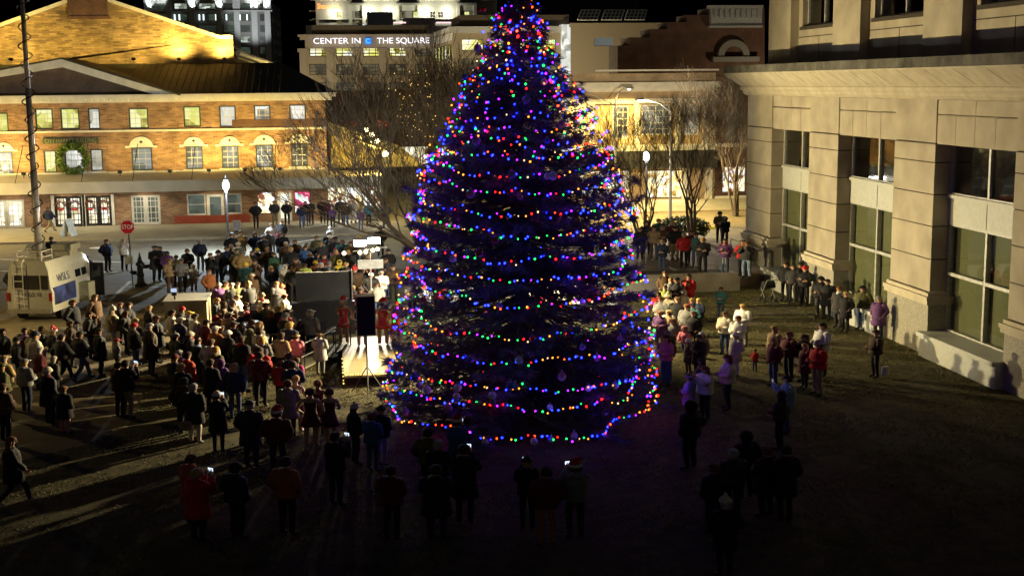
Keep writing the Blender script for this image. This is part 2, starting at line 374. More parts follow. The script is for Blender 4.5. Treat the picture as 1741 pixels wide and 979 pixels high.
b.quad((xR,0,0),(xR,-30,0),(xR,-30,9),(xR,0,9)); b.build('front_wall', M_brick, mk)
# stone course, dark brick course, cornice
b = MB(fr); b.box(xL, xR+.06, -0.05, 0.07, 6.86, 7.0); b.box(xL, xR+.06, -0.05, 0.05, 4.0-0.1, 4.02); b.build('stone_course', M_trim, mk)
b = MB(fr); b.box(-6.5, xR+.02, -0.05, 0.012, 7.1, 7.62); b.build('dark_brick_course', M_brickd, mk)
b = MB(fr); b.box(xL, xR+.5, -0.2, 0.18, 8.95, 9.2); b.box(xL, xR+.75, -0.3, 0.5, 9.2, 9.34); b.box(xL, xR+.85, -0.3, 0.62, 9.34, 9.5)
for i in range(66):
    u = xL+0.2+i*0.42; b.box(u, u+0.14, 0.18, 0.42, 9.07, 9.2)
b.build('cornice', M_trim, mk)
for (w_, o_) in zip(upper, ops[:len(upper)]):
    window(mk, fr, *o_, w_[4], M_frameg, 3, 4, muntin_m=M_trim, fw=.09)
for (w_, o_) in zip(lower, ops[len(upper):]):
    wo = window(mk, fr, *o_, w_[4], M_frameg, 3 if w_[1]-w_[0] > 24 else 2, 4, muntin_m=M_trim, fw=.09)
    s_ = MB(fr); s_.box(o_[0]-.2, o_[1]+.2, -0.02, 0.12, o_[2]-.14, o_[2]); s_.build('sill', M_trim, wo)
    if w_[5]:
        cxx, hw = (o_[0]+o_[1])/2, (o_[1]-o_[0])/2+.12
        a_ = MB(fr); pts = [(cxx+hw*math.cos(t), 0.01, o_[3]+0.02+hw*0.9*math.sin(t)) for t in np.linspace(0, math.pi, 15)]
        a_.prism(pts, (0, 0, 0)) if False else a_.rings([pts, [(p[0], 0.08, p[2]) for p in pts]])
        a_.box(cxx-hw-.28, cxx-hw, 0, 0.1, o_[3]-.02, o_[3]+.12); a_.box(cxx+hw, cxx+hw+.28, 0, 0.1, o_[3]-.02, o_[3]+.12)
        a_.build('arched_head', M_trim, wo)
        q = MB(fr); q.add([(cxx-.14,.09,o_[3]+.4),(cxx,.09,o_[3]+.28),(cxx+.14,.09,o_[3]+.4),(cxx,.09,o_[3]+.52)], [(0,1,2,3)]); q.build('diamond', M_frameg, wo)
for (w_, o_) in zip(doors, dops):
    k = w_[5]; a, b_, c, d = o_
    if k in 'wb':
        mid = (a+b_)/2; fm = M_trim if k == 'w' else M_black
        if k == 'b':
            for q0, q1 in ((a-.22, a), (b_, b_+.2)): s_ = MB(fr); s_.box(q0, q1, -.02, .1, c, d+.1); s_.build('door_jamb', M_trim, mk)
        for (x0, x1) in ((a+.02, mid-.01), (mid+.01, b_-.02)):
            dd = window(mk, fr, x0, x1, c, d, w_[4], fm, 3, 5, fw=.16, mw=.045, name='door', sash=False)
            hd = MB(fr); hx = x1-.1 if x1 < mid+.05 else x0+.1; hd.tube((hx, .0, c+.95), (hx, .0, c+1.15), .02); hd.build('handle', M_pole, dd)
    elif k == 'd':
        dd = window(mk, fr, a, b_, c, d, w_[4], M_trim, 1, 1, fw=.2, name='door')
        hd = MB(fr); hd.tube((b_-.1, .0, c+.95), (b_-.1, .0, c+1.15), .02); hd.build('handle', M_pole, dd)
    elif k == 'f':
        window(mk, fr, a, b_, c, d, w_[4], M_trim, 1, 2, fw=.1)
    else: window(mk, fr, a, b_, c, d, w_[4], M_black, 1, 1, fw=.06, name='shop_window')
b = MB(fr); b.box(-10.9, -5.5, 0.0, .05, .12, .72); b.build('red_panel', mat('red_panel', (0.28,0.05,0.02), .7), mk)
# canopy
b = MB(fr); b.box(xL, 4.0, 0.0, 2.6, 3.25, 3.42); b.prism([(xL,2.6,2.72),(xL,2.6,3.5),(xL,2.72,3.5),(xL,2.72,2.72)], (31.0,0,0))
b.prism([(xL,0.0,3.95),(xL,2.55,3.5),(xL,2.55,3.42),(xL,0,3.42)], (27.3,0,0)); b.build('canopy', M_awn, mk)
for px in (40, 150, 235, 333, 470): 
    b = MB(fr); p = aty(px, 260, YM); b.tube((p[0], 0.05, 6.0), (p[0]-.15, 2.5, 3.5), .025, n=5); b.build('tie_rod', M_black, mk)
# dark pediment and its rake
pk = aty(105, 101, YM-.4); el = (-32.5, 9.5); er = (aty(300, 163, YM-.4)[0], 9.5)
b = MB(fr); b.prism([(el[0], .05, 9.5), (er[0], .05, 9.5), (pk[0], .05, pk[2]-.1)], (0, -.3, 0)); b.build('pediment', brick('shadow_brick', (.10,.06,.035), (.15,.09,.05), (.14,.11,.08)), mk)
b = MB(fr)
for (ex, s) in ((el, -1), (er, 1)):
    b.prism([(ex[0], .0, ex[1]), (ex[0]-s*1.6, .0, ex[1]), (pk[0], .0, pk[2]-.55), (pk[0], .0, pk[2])], (0, .55, 0))
b.build('raking_cornice', M_trim, mk)
b = MB(fr); b.prism([(el[0], .7, 9.55), (pk[0], .7, pk[2]+.12), (er[0]+.3, .7, 9.5), (er[0]+.3,.7,9.38), (pk[0],.7,pk[2]), (el[0],.7,9.4)], (0, -14, 0)); b.build('pediment_roof', M_roof, mk)
b = MB(fr); rz = 12.0; b.add([(xL,.6,9.52), (1.1,.6,9.52), (-3.0,-8.3,rz-.2), (xL,-8.3,rz-.2), (1.1,-30,9.52), (-3.0,-30,rz-.2)], [(0,1,2,3), (1,4,5,2)])
for i in range(30):
    x0 = -14+i*.5
    if x0 < -2.6: b.tube((x0+.3*0, .6, 9.55), (x0, -8.2, rz-.17), .03, n=4)
b.build('hip_roof', M_roof, mk)
# tall gable behind
YG = YM+8.4; gf = facade((0, YG, 0), (1,0,0), (0,-1,0))
def gp(px, py): p = aty(px, py, YG); return (p[0], p[2])
g = [(-46, 9.0), (-46, gp(0,48)[1]-6.2), gp(0, 46), gp(150, -8), gp(372, 66), gp(396, 66), gp(398, 104), gp(401, 106), gp(402, 128), (gp(402,128)[0], 9.0)]
b = MB(gf); b.prism([(p[0], 0, p[1]) for p in g], (0, -.5, 0)); b.build('gable_wall', brick('gable_brick', (0.16, 0.09, 0.035), (0.42, 0.27, 0.11), (0.22, 0.16, 0.08), bw=.55, bh=.13, patch=.5), mk)
b = MB(gf); cp = [g[1], g[2], g[3], g[4], g[5]]
for p, q in zip(cp, cp[1:]): b.prism([(p[0], .14, p[1]-.02), (q[0], .14, q[1]-.02), (q[0], .14, q[1]+.26), (p[0], .14, p[1]+.26)], (0, -.8, 0))
b.build('gable_coping', M_trim, mk)
b = MB(gf); b.prism([(g[2][0]-30, -.6, gp(0,46)[1]-9), (g[3][0], -.6, g[3][1]-.1), (g[4][0], -.6, g[4][1]-.1), (g[4][0], -.6, 9)], (0, -50, 0)); b.build('main_roof', M_roof, mk)
b = MB(gf); c0 = gp(118, 31); c1 = gp(185, 31); b.box(c0[0], c1[0], -.3, .5, c0[1], c0[1]+5); b.box(c0[0]-.1, c1[0]+.1, -.3, .55, c0[1]-.1, c0[1]+.12); b.build('gable_vent_box', M_brickd, mk)
# receding clerestory wing at the right of the gable
b = MB(); w0 = (aty(400, 92, YG+1)[0], YG+1); b.prism([(w0[0], YG+1, 9.5), (w0[0], YG+1, 12.35), (w0[0]+.0, YG+1, 12.35), (w0[0], YG+32, 12.35), (w0[0], YG+32, 9.5)], (-.3, 0, 0)); b.build('side_wall', M_brickside, mk)
bw = MB(); wa = aty(401, 92, YG+1); wb = aty(477, 118, YG+34)
bw.add([tuple(wa), tuple(wb), (wb[0], wb[1], 9.5), (wa[0], wa[1], 9.5)], [(0,1,2,3)]); bw.build('clerestory', M_brickside, mk)
bw = MB(); bw.path([tuple(wa+[.15,0,.1]), tuple(wb+[.15,0,.1])], .22, 6); bw.path([tuple(wa+[.15,0,-.3]), tuple(wb+[.15,0,-.25])], .1, 6); bw.build('clerestory_cornice', M_trim, mk)
b = MB(); b.add([tuple(wa+[.3,0,.3]), tuple(wb+[.3,0,.3]), (wb[0]-8, wb[1], wb[2]+1.8), (wa[0]-8, wa[1], wa[2]+3)], [(0,1,2,3)]); b.build('clerestory_roof', M_black, mk)
# name board
sg = px_rect(73, 168, 235, 244); b = MB(fr); b.box(sg[0], sg[1], .02, .1, sg[2], sg[3]); sb = b.build('name_board', mat('green_board', (.06,.075,.035), .6), mk)
text('lettering', 'CITY MARKET BUILDING', .44, ((sg[0]+sg[1])/2, YM-.12, (sg[2]+sg[3])/2-.01), (R(90), 0, 0), mat('board_letters', (.25,.24,.12), .6), mk, width=(sg[1]-sg[0])*.92)
# neon tubes above the canopy
M_neon = emis('pink_neon', (1.0, .32, .22), 1.3)
for x0, x1 in ((25,62),(81,121),(128,140),(269,283),(351,392),(403,442),(453,492)):
    p, q = aty(x0, 305.5-x0*.03, YM-.3), aty(x1, 305.5-x1*.03, YM-.3)
    b = MB(); b.tube(tuple(p), tuple(q), .045, n=6); b.build('neon_tube', M_neon, mk)
# shop pavilion under the canopy end (glazed corner shop beyond the brick corner)
sh = empty('corner_shop', (2, YM+1, 0), 'glazed corner shop with a bright display window under the canopy end', 'shop')
ff = facade((0, YM+.2, 0), (1,0,0), (0,-1,0)); o_ = px_rect(556, 652, 322, 350, YM+.2)
b = MB(ff); wall_open(b, .28, 4.3, .1, 3.2, [(o_[0], 4.15, .95, 2.75)], .25); b.build('front_wall', M_trimd, sh)
window(sh, ff, o_[0], 4.15, .95, 2.75, P_shop, M_trim, 3, 1, name='shop_window')
b = MB(); b.box(.28, 4.3, YM+.5, YM+6, 3.2, 3.4); b.build('roof', M_awn, sh)

def wreath(name, label, group, c, r, tube, col, n=420, leaf=.09, bow=False):
    t = np.array([[0,0,0]]); e_ = empty(name, tuple(c), label, 'wreath', group); e_['_local'] = 1
    a = rng.uniform(0, 2*math.pi, n); ph = rng.uniform(0, 2*math.pi, n); rr = tube*np.sqrt(rng.uniform(.2, 1, n))
    C = np.column_stack([(r+rr*np.cos(ph))*np.cos(a), -.06-np.abs(rr*np.sin(ph)), (r+rr*np.cos(ph))*np.sin(a)])
    v = C[:,None,:]+rng.normal(0, leaf, (n,3,3)); tri_mesh('greenery', v, col, e_)
    if bow:
        b = MB(); 
        for s in (-1, 1): b.ball((s*.09, -.14, -r), .09, 8, 5)
        b.ball((0,-.16,-r), .045, 6, 4); b.build('bow', mat('red_ribbon', (.5,.02,.02), .5), e_)
    return e_
M_wr = mat('wreath_green', (.17,.24,.04), .7, var=.5, scale=5)
wc = aty(124, 270, YM-.2); wreath('wreath', 'large green wreath around the upper window below the name board', 'wreaths', wc, .92, .24, M_wr, 1500, .085)
for i, px in enumerate((103.5, 127, 154, 177.5)):
    wc = aty(px, 350-px*.01, YM-.05); wreath('wreath', f'small wreath with red bow on the {["leftmost","second","third","rightmost"][i]} leaf of the black double doors', 'wreaths', wc, .3, .1, mat('dark_wreath', (.16,.05,.02), .7, var=.6), 260, .05, True)

# ------------------------------------------------------------------ lit yellow stalls and globe lamps in the side plaza
pl = empty('market_stalls', (6, 104, 0), 'yellow lit market stall roof running back behind the bare tree', 'market stall')
b = MB(); b.add([(.6,103,3.6), (8.0,103,3.6), (8.0,140,3.6), (.6,140,3.6), (.6,103,6.2), (.6,140,6.2)], [(0,1,2,3), (0,1,4), (4,1,2,5), (0,4,5,3), (3,2,5)])
b.build('canvas_roof', mat('yellow_canvas', (.55,.42,.12), .8, var=.4, scale=1.6), pl)
for Y in range(99, 140, 5):
    b = MB(); b.tube((7.8,Y,0),(7.8,Y,3.6),.07,n=6); b.build('post', M_black, pl)
M_globe = emis('warm_globe', (1.0, .86, .45), 14)
for i, (px, py, Y) in enumerate(((655,262,98),(641,241,110),(632,229,122),(623,221,135))):
    p = aty(px, py, Y); g_ = empty('globe_lamp', (p[0], p[1], 0), f'{["nearest","second nearest","third nearest","farthest"][i]} of the yellow globe lamps over the stalls behind the bare tree', 'street lamp', 'globe lamps over the market stalls')
    b = MB(); b.tube((p[0],p[1],0),(p[0],p[1],p[2]-.2),.07,.05); b.build('post', M_black, g_)
    b = MB(); b.ball(tuple(p), .24); b.build('globe', M_globe, g_, True)
    lamp('globe_light', 'POINT', (p[0]-.2, p[1]-.5, p[2]), 1700, GOLD, .3)
# shops at the back of the plaza
bk = empty('plaza_shops', (8, 150, 0), 'row of dim shopfronts with red signs beyond the globe lamps', 'building')
bf = facade((0, 150, 0), (1,0,0), (0,-1,0)); b = MB(bf); wall_open(b, -2, 22, 0, 9.4, [(1,4,.6,3),(5,7.5,.6,3),(8.6,12,.6,3),(13,16,.6,3)], .3); b.box(-2,22,-8,-.3,9.2,9.4); b.build('wall', M_brickd, bk)
for o_ in ((1,4,.6,3),(5,7.5,.6,3),(8.6,12,.6,3),(13,16,.6,3)): window(bk, bf, *o_, P_shop, M_black, 2, 1, name='shop_window')
for px, s in ((605,'OPEN'), (650,'CAFE')):
    p = aty(px, 210, 149.8)
    b = MB(); b.box(p[0]-.5, p[0]+.5, 149.75, 149.8, p[2]-.28, p[2]+.28); b.build('red_sign', emis('red_sign', (1,.12,.03), 1.6), bk)

# ------------------------------------------------------------------ background buildings
def lit(p): return p
M_bg1 = mat('beige_panel', (.34,.29,.21), .85, var=.1); M_bg2 = mat('grey_precast', (.30,.30,.29), .85, var=.1)
M_dkwin = mat('dark_window', (.015,.017,.02), .25, spec=.6)
# arts centre with roof letters
YC = 190.0; cs = empty('arts_centre', (8, YC, 0), 'beige arts centre with lit white CENTER IN THE SQUARE letters on its roofline', 'building')
cf = facade((0, YC, 0), (1,0,0), (0,-1,0))
def pr(x0,x1,y0,y1,Y): a = px_rect(x0,x1,y0,y1,Y); return a
c_l = aty(506, 62, YC)[0]; c_r = aty(738, 62, YC)[0]; top = aty(620, 62, YC)[2]
rows = [(80, 96.5), (109, 128), (140, 158)]; bays = [(526,559),(571,605),(617,650),(662,695),(706,738)]
ops = []; info = []
for j, (y0, y1) in enumerate(rows):
    for i, (x0, x1) in enumerate(bays):
        o_ = pr(x0, x1-.5, y0, y1, YC); ops.append(o_); info.append((i, j))
b = MB(cf); wall_open(b, c_l+1, c_r, 0, top, ops, .5); b.build('front_wall', M_bg1, cs)
P_cs = litpane('gallery_interior', [(.30,.25,.03), (.75,.72,.12), (1,.95,.5), (1,1,.8)], 1.25, .8, .3)
P_cd = litpane('dim_gallery_interior', [(.03,.03,.02), (.10,.09,.06), (.25,.2,.1)], .7, .8)
for o_, (i, j) in zip(ops, info):
    window(cs, cf, *o_, (P_cs if (j == 0 and i < 4) else P_cd), M_black, 3, 3, out=-.4, fw=.12, mw=.1)
b = MB(cf); b.box(c_l, c_r+.3, -.5, .5, top-.1, top+.25); b.box(c_l+.3, c_r, -.5, .3, top-.5, top-.1)
for i in range(6):
    x = aty(515+i*45, 90, YC)[0]; b.box(x-.5, x+.5, 0, .35, 0, top-1.9); b.box(x-.75, x+.75, 0, .6, top-2.2, top-1.7)
b.box(c_l+1, c_r, 0, .2, top-1.75, top-.5); b.build('frieze', mat('lit_frieze', (.33,.29,.24), .8), cs)
b = MB(cf); b.box(c_l+2, c_r-1, -12, -1.2, top, top+1.6); b.build('roof_parapet', mat('brown_roof', (.10,.08,.06), .9), cs)
M_let = emis('lit_letters', (1.0, .95, 1.0), 1.6)
def lettering(s, px0, px1, py, size):
    a, b_ = aty(px0, py, YC-.8), aty(px1, py, YC-.8)
    text('letters', s, size, ((a[0]+b_[0])/2, YC-.8, (a[2]+b_[2])/2), (R(90),0,0), M_let, cs, .08, width=(b_[0]-a[0]))
lettering('CENTER IN', 533, 613, 70.5, 1.15); lettering('THE SQUARE', 641, 730, 70, 1.15)
p = aty(626, 70.5, YC-.8); b = MB(); b.box(p[0]-.45, p[0]+.45, YC-.85, YC-.75, p[2]-.45, p[2]+.45)
b.build('blue_logo', emis('blue_logo', (.0,.22,1.0), 1.0), cs)
text('logo_mark', 'C', .95, (p[0]-.05, YC-.87, p[2]), (R(90),0,0), emis('logo_cyan', (.1,.75,1.0), 1.3), cs, .01)
# its receding side and the right block
s0 = np.array([c_r, YC]); s1 = np.array([aty(770, 60, YC-22)[0], YC-22.0])
b = MB(); b.add([(c_r,YC,0), (s1[0],YC-22,0), (s1[0],YC-22,top+.2), (c_r,YC,top+.2)], [(0,1,2,3)])
b.build('angled_wall', M_bg1, cs)
du = s1-s0; L = np.linalg.norm(du); du /= L; nn = np.array([-abs(du[1]), -abs(du[0])]); nn = np.array([du[1], -du[0]]);
af = facade((s0[0], s0[1], 0), (du[0], du[1], 0), (nn[0], nn[1], 0))
for i in range(5):
    u = 2+i*(L-3)/5; window(cs, af, u, u+2.2, top-3.8, top-1.8, P_cs, M_black, 2, 2, out=.06)
b = MB(af); b.box(0, L, .0, .4, top-.2, top+.35); b.box(0, L, 0, .12, top-1.3, top-.4); b.build('angled_frieze', mat('pale_frieze', (.55,.55,.55), .6), cs)
YR = YC-22; rf = facade((0, YR, 0), (1,0,0), (0,-1,0)); tr = aty(850, 55, YR)[2]; xr0 = s1[0]; xr1 = aty(970, 55, YR)[0]
o1 = pr(785,822,67,86,YR); o2 = pr(925,945,67,86,YR); o3 = pr(832,868,67,86,YR); o4 = pr(878,914,67,86,YR); low = [pr(785+i*46,822+i*46,100,120,YR) for i in range(4)]
b = MB(rf); wall_open(b, xr0, xr1, 0, tr, [o1,o2,o3,o4]+low, .4); b.build('right_front_wall', M_bg1, cs)
for o_ in (o1,o2,o3,o4): window(cs, rf, *o_, P_cs, M_black, 3, 2, out=-.3)
for o_ in low: window(cs, rf, *o_, P_cd, M_black, 3, 2, out=-.3)
b = MB(rf); b.box(xr0-.5, xr1+.3, -.5, .5, tr-.1, tr+.7); b.build('right_cornice', mat('grey_cornice', (.5,.5,.5), .6), cs)
b = MB(rf); b.box(xr0+1, xr1, -12, -1, tr, tr+2.2); b.build('right_parapet', mat('brown_roof', (.10,.08,.06), .9), cs)
# stair tower + beige block with solar frames
st = pr(956, 971, 42, 97, YR-1); b = MB(); b.box(st[0], st[1], YR-1, YR+5, 0, st[3]); tw = b.build('stair_tower', P_white, cs)
bb = empty('beige_block', (30, YR-2, 0), 'plain beige block with three tilted solar panels on its flat roof', 'building')
q = pr(970, 1120, 42, 100, YR-2); bf = facade((0, YR-2, 0), (1,0,0), (0,-1,0)); wq = [pr(1010,1043,64,79,YR-2), pr(1056,1085,64,78,YR-2)]
b = MB(bf); wall_open(b, q[0], q[1]+8, 0, q[3], wq, .3); b.box(q[0], q[1]+8, -14, -.3, q[3]-.3, q[3]); b.box(q[0]-.1, q[1]+8.1, -.1, .12, q[3], q[3]+.18); b.build('wall', M_bg1, bb)
for o_ in wq: window(bb, bf, *o_, litpane('grey_shade', [(.16,.18,.17), (.24,.27,.26)], .6, .3, .9), M_metalw, 1, 1, out=-.2)
for px in (1003, 1044, 1083):
    p = aty(px, 33, YR-5); pn = empty('solar_panel', (p[0], YR-5, q[3]), f'{ {1003:"left",1044:"middle",1083:"right"}[px] } tilted solar panel on the beige block roof', 'solar panel', 'solar panels on the beige block roof')
    b = MB(); x0 = p[0]-1.3
    for i in range(6): b.tube((x0+i*.5-.4,YR-5.5,q[3]+.4), (x0+i*.5+.6,YR-3,q[3]+1.75), .08, n=4)
    for i in range(4): t = i/3; b.tube((x0-.4+t, YR-5.5+2.5*t, q[3]+.4+1.35*t), (x0+2.1+t, YR-5.5+2.5*t, q[3]+.4+1.35*t), .05, n=4)
    b.build('frame', mat('panel_frame', (.75,.75,.72), .5, emit=(.5,.5,.45), estr=0.0), pn)
    b = MB(); b.add([(x0-.4,YR-5.46,q[3]+.36),(x0+2.1,YR-5.46,q[3]+.36),(x0+3.1,YR-2.96,q[3]+1.71),(x0+.6,YR-2.96,q[3]+1.71)], [(0,1,2,3)]); b.build('cells', mat('cells', (.05,.06,.07), .3), pn)
# dark tower slab behind on the right, faint red lights
dk = empty('dark_tower', (60, 320, 0), 'unlit dark office tower rising behind the tree top and solar panels', 'building')
q = pr(955, 1140, -20, 60, 320); b = MB(); b.box(q[0], q[1]-8, 320, 345, 0, q[3]+10); b.build('wall', mat('night_glass', (.010,.010,.012), .5), dk)
# stepped brick building (right, far)
sbk = empty('stepped_brick_building', (40, 135, 0), 'dark red brick warehouse with stepped side parapet and ornate white front', 'building')
Y2 = 128.0; poly = [(1050,130),(1050,78),(1070,78),(1070,64),(1105,64),(1105,50),(1135,50),(1135,38),(1168,38),(1168,26),(1205,26),(1205,14),(1300,14),(1300,130)]
pp = [aty(x, y, Y2) for x, y in poly]; b = MB(); b.prism([(p[0], Y2, p[2]) for p in pp], (0, 4, 0)); b.build('stepped_wall', brick('warehouse_brick', (.075,.03,.018), (.11,.045,.025), (.09,.06,.04)), sbk)
lo = aty(1050, 130, Y2); hi = aty(1320, 130, Y2); b = MB(); b.box(lo[0], hi[0], Y2, Y2+4, 0, lo[2]); b.build('lower_wall', M_brickd, sbk)
q = pr(1209, 1296, 15, 44, Y2-.6); b = MB(); b.box(q[0], q[1], Y2-.6, Y2-.02, q[2], q[3]); b.box(q[0]-.3, q[1], Y2-.9, Y2-.05, q[3], q[3]+.3); b.box(q[0]-.2, q[1], Y2-.8, Y2-.05, q[2]-.2, q[2])
for i in range(9): b.box(q[0]+.3+i*.55, q[0]+.5+i*.55, Y2-.85, Y2-.6, q[3]-.9, q[3]-.1)
b.build('ornate_cornice', mat('pale_cornice', (.30,.30,.29), .7), sbk)
ac = aty(1248, 96, Y2-.5); b = MB(); 
for k in range(12):
    t0, t1 = math.pi*k/12, math.pi*(k+1)/12
    P_ = lambda r, t: (ac[0]+r*math.cos(t), Y2-.5, ac[2]+r*math.sin(t))
    b.prism([P_(1.0,t0), P_(1.65,t0), P_(1.65,t1), P_(1.0,t1)], (0,.45,0))
b.build('arch', mat('grey_arch', (.16,.15,.14), .8), sbk)
b = MB(); b.box(ac[0]-2.2, ac[0]+2.6, Y2-.7, Y2-.03, ac[2]-.55, ac[2]-.05); b.build('arch_ledge', mat('grey_arch', (.16,.15,.14), .8), sbk)

# commercial building on the right across the street
YS = 107.0; cb = empty('corner_bank', (26, YS, 0), 'two storey classical shop building with pilasters and white cornices across the street', 'building')
bf = facade((0, YS, 0), (1,0,0), (0,-1,0))
x0 = aty(968, 200, YS)[0]; x1 = aty(1216, 200, YS)[0]
up = [pr(1041,1069,180,236,YS), pr(1090,1140,178,230,YS), pr(1163,1188,178,230,YS), pr(972,984,180,235,YS)]
sw = [pr(985,1072,290,337,YS), pr(1100,1166,289,337,YS)]
ztop = aty(1100, 125, YS)[2]
b = MB(bf); wall_open(b, x0, x1, .1, ztop, up+sw, .3); b.build('front_wall', brick('yellow_brick', (.42,.27,.13), (.50,.34,.17), (.45,.38,.26), bw=.3, bh=.1), cb)
P_pale = litpane('curtained_interior', [(.30,.30,.22), (.50,.52,.44), (.62,.62,.5)], .75, .7, .7)
P_gold = litpane('display_interior', [(.45,.25,.05), (1.0,.75,.30), (1,.95,.65), (1,1,.9)], 1.7, 2.4, .35)
for i, o_ in enumerate(up): window(cb, bf, *o_, P_pale, M_trim, 4 if i == 1 else 3, 5, fw=.12, mw=.05)
for o_ in sw: window(cb, bf, *o_, P_gold, M_black, 2, 1, name='shop_window', fw=.08)
def zat(py, px=1100): return aty(px, py, YS)[2]
b = MB(bf)
b.box(x0-.3, x1+.2, -.2, .7, zat(150), zat(140)); b.box(x0-.1, x1, -.2, .4, zat(156), zat(150)); b.box(x0+2.2, x1+.2, -.2, .25, zat(121.5), zat(118.5)); b.box(x0, x1+.1, 0, .3, zat(176), zat(168)); b.box(x0, x1, 0, .5, zat(256), zat(246)); b.build('cornices', M_trim, cb)
for px in (990, 1005, 1083, 1152, 1199, 1212):
    u = aty(px, 200, YS)[0]; b = MB(bf); b.box(u-.22, u+.22, 0, .14, zat(246), zat(176)); b.box(u-.3, u+.3, 0, .2, zat(182), zat(176)); b.build('pilaster', M_trim, cb)
b = MB(bf); b.box(x0, x1, .02, .9, zat(286), zat(257)); b.build('awning', mat('dark_awning', (.03,.028,.026), .8), cb)
b = MB(bf); b.box(x0, x1, -12, -.35, ztop-1, ztop-.6); b.build('roof', M_roof, cb)
for px in (1165, 1204):
    u = aty(px, 320, YS)[0]; b = MB(bf); b.box(u-.3, u+.3, 0, .25, .14, zat(286)); b.build('pier', M_trim, cb)
sb2 = empty('brick_shop', (36, YS, 0), 'narrow brick shop with small bright display window beside the sandstone building', 'shop')
x2 = x1+.05; x3 = x1+7; sw2 = pr(1228, 1268, 283, 327, YS)
b = MB(bf); wall_open(b, x2, x3, .1, zat(150), [sw2, pr(1232,1262,190,238,YS)], .3); b.build('front_wall', M_brickd, sb2)
window(sb2, bf, *sw2, P_shop, M_trimd, 2, 1, name='shop_window'); window(sb2, bf, *pr(1232,1262,190,238,YS), P_cd, M_trimd, 2, 3)
b = MB(bf); b.box(x2, x3, 0, .5, zat(252), zat(246)); b.box(x2, x3, 0, .2, .14, zat(336)); b.build('cornices', M_trim, sb2)
p = aty(1247, 293, YS-.3); text('window_sign', 'OPEN', .5, (p[0], YS-.3, p[2]), (R(90),0,0), emis('lilac_sign', (.8,.7,1.0), 1.6), sb2)

# white hotel behind the arts centre
YH = 250.0; ht = empty('white_hotel', (15, YH, 0), 'white floodlit hotel with red rooftop script sign behind the arts centre', 'building')
hf = facade((0, YH, 0), (1,0,0), (0,-1,0)); hx0 = aty(540, 30, YH)[0]; hx1 = aty(845, 30, YH)[0]; ht_t = aty(690, -6, YH)[2]
M_h = mat('hotel_white', (.50,.50,.42), .8, var=.08)
def hz(py): return aty(690, py, YH)[2]
hw = []
for px in (577, 607, 681, 707, 736, 749, 794): hw.append(pr(px-4.5, px+4.5, 20, 31, YH))
for px in (577, 607, 681, 794): hw.append(pr(px-4.5, px+4.5, 35, 42, YH))
b = MB(hf); wall_open(b, hx0, hx1, 0, ht_t, hw, .4); b.build('wall', mat('hotel_grey', (.27,.27,.23), .8), ht)
for i, o_ in enumerate(hw): window(ht, hf, *o_, P_cd if i % 3 else P_warm, M_trim, 2, 2, out=-.3)
for px, hw_ in ((607,14), (694,21), (793,17)):
    a = aty(px-hw_, 20, YH)[0]; c = aty(px+hw_, 20, YH)[0]; t = MB(hf); z0, z1 = hz(60), hz(8)
    t.box(a, a+.6, 0, .5, z0, z1); t.box(c-.6, c, 0, .5, z0, z1); t.box(a, c, 0, .7, z1-.2, z1+.2); t.box(a+.6, c-.6, 0, .25, hz(19), z1-.2); t.build('bay', M_h, ht)
    q = MB(hf); q.rings([[(a+.4+((c-a-.8)*i/8 if True else 0), 1.1, z1+.25+1.6*math.sin(math.pi*i/8)) for i in range(9)], [(a+.4+(c-a-.8)*i/8, -2, z1+.25+1.6*math.sin(math.pi*i/8)) for i in range(9)]]); q.build('dormer_roof', M_black, ht)
b = MB(hf); b.box(hx0-1.2, hx1, 0, 1.0, hz(1.5), hz(-1)); b.box(hx0-1, hx1, 0, .4, hz(33.5), hz(32)); b.box(hx0-1.5, hx0+.2, -3, .3, hz(35), hz(33)); b.box(hx0-1.5, hx0+.2, -3, .3, hz(49), hz(47)); b.box(hx0-1.5,hx0+.2,-3,.3,hz(20),hz(18)); b.box(hx0-.3, hx0+.2, .1, .5, hz(60), hz(0)); b.build('ledges', M_h, ht)
a = aty(558.5, 11.5, YH-1.5)
text('red_script_sign', 'Shenandoah', 1.35, (a[0], YH-1.5, a[2]), (R(90),0,0), emis('red_neon', (1.0,.30,.04), 3.0), ht, .08, width=aty(578,11,YH)[0]-aty(541,11,YH)[0])
for px in (569, 629, 661, 725, 760):
    p = aty(px, 21, YH-.5); b = MB(); b.ball(tuple(p), .16, 8, 5); b.build('wall_light', emis('small_white', (1,.95,.8), 6), ht)
    lamp('wall_light_glow', 'POINT', (p[0], p[1]-.8, p[2]), 600, (1,.95,.75), .1)
# roof plant boxes of the block between
rb = empty('roof_plant', (20, 215, 0), 'grey boxy rooftop plant rooms and lit blue glass skylight behind roof letters', 'building')
for (xa, xb, ya, yb, Y, mm) in ((625,668,21,62,225,mat('plant_grey', (.30,.33,.36), .6)), (688,740,31,60,212,mat('plant_block', (.20,.20,.18), .9)), (520,626,43,62,222,mat('plant_low', (.22,.22,.22), .9)), (668,688,46,60,218,M_h), (740,840,44,62,212,mat('plant_green', (.24,.26,.22), .9))):
    o_ = pr(xa, xb, ya, yb, Y); b = MB(); b.box(o_[0], o_[1], Y, Y+4, 8, o_[3]); b.build('plant_room', mm, rb)
p0, p1, p2, p3 = aty(617,42,205), aty(655,54,205), aty(648,57,205), aty(612,52,205)
b = MB(); b.add([tuple(p0), tuple(p1), tuple(p2-[0,2,0]), tuple(p3-[0,2,0])], [(0,1,2,3)]); b.build('skylight', emis('skylight_glow', (.55,.85,1.0), 1.6), rb)
b = MB(); o_ = pr(626, 655, 52, 62, 206); b.box(o_[0]-3, o_[1], 206, 209, 8, aty(626,56,206)[2]); b.build('skylight_base', M_trimd, rb)
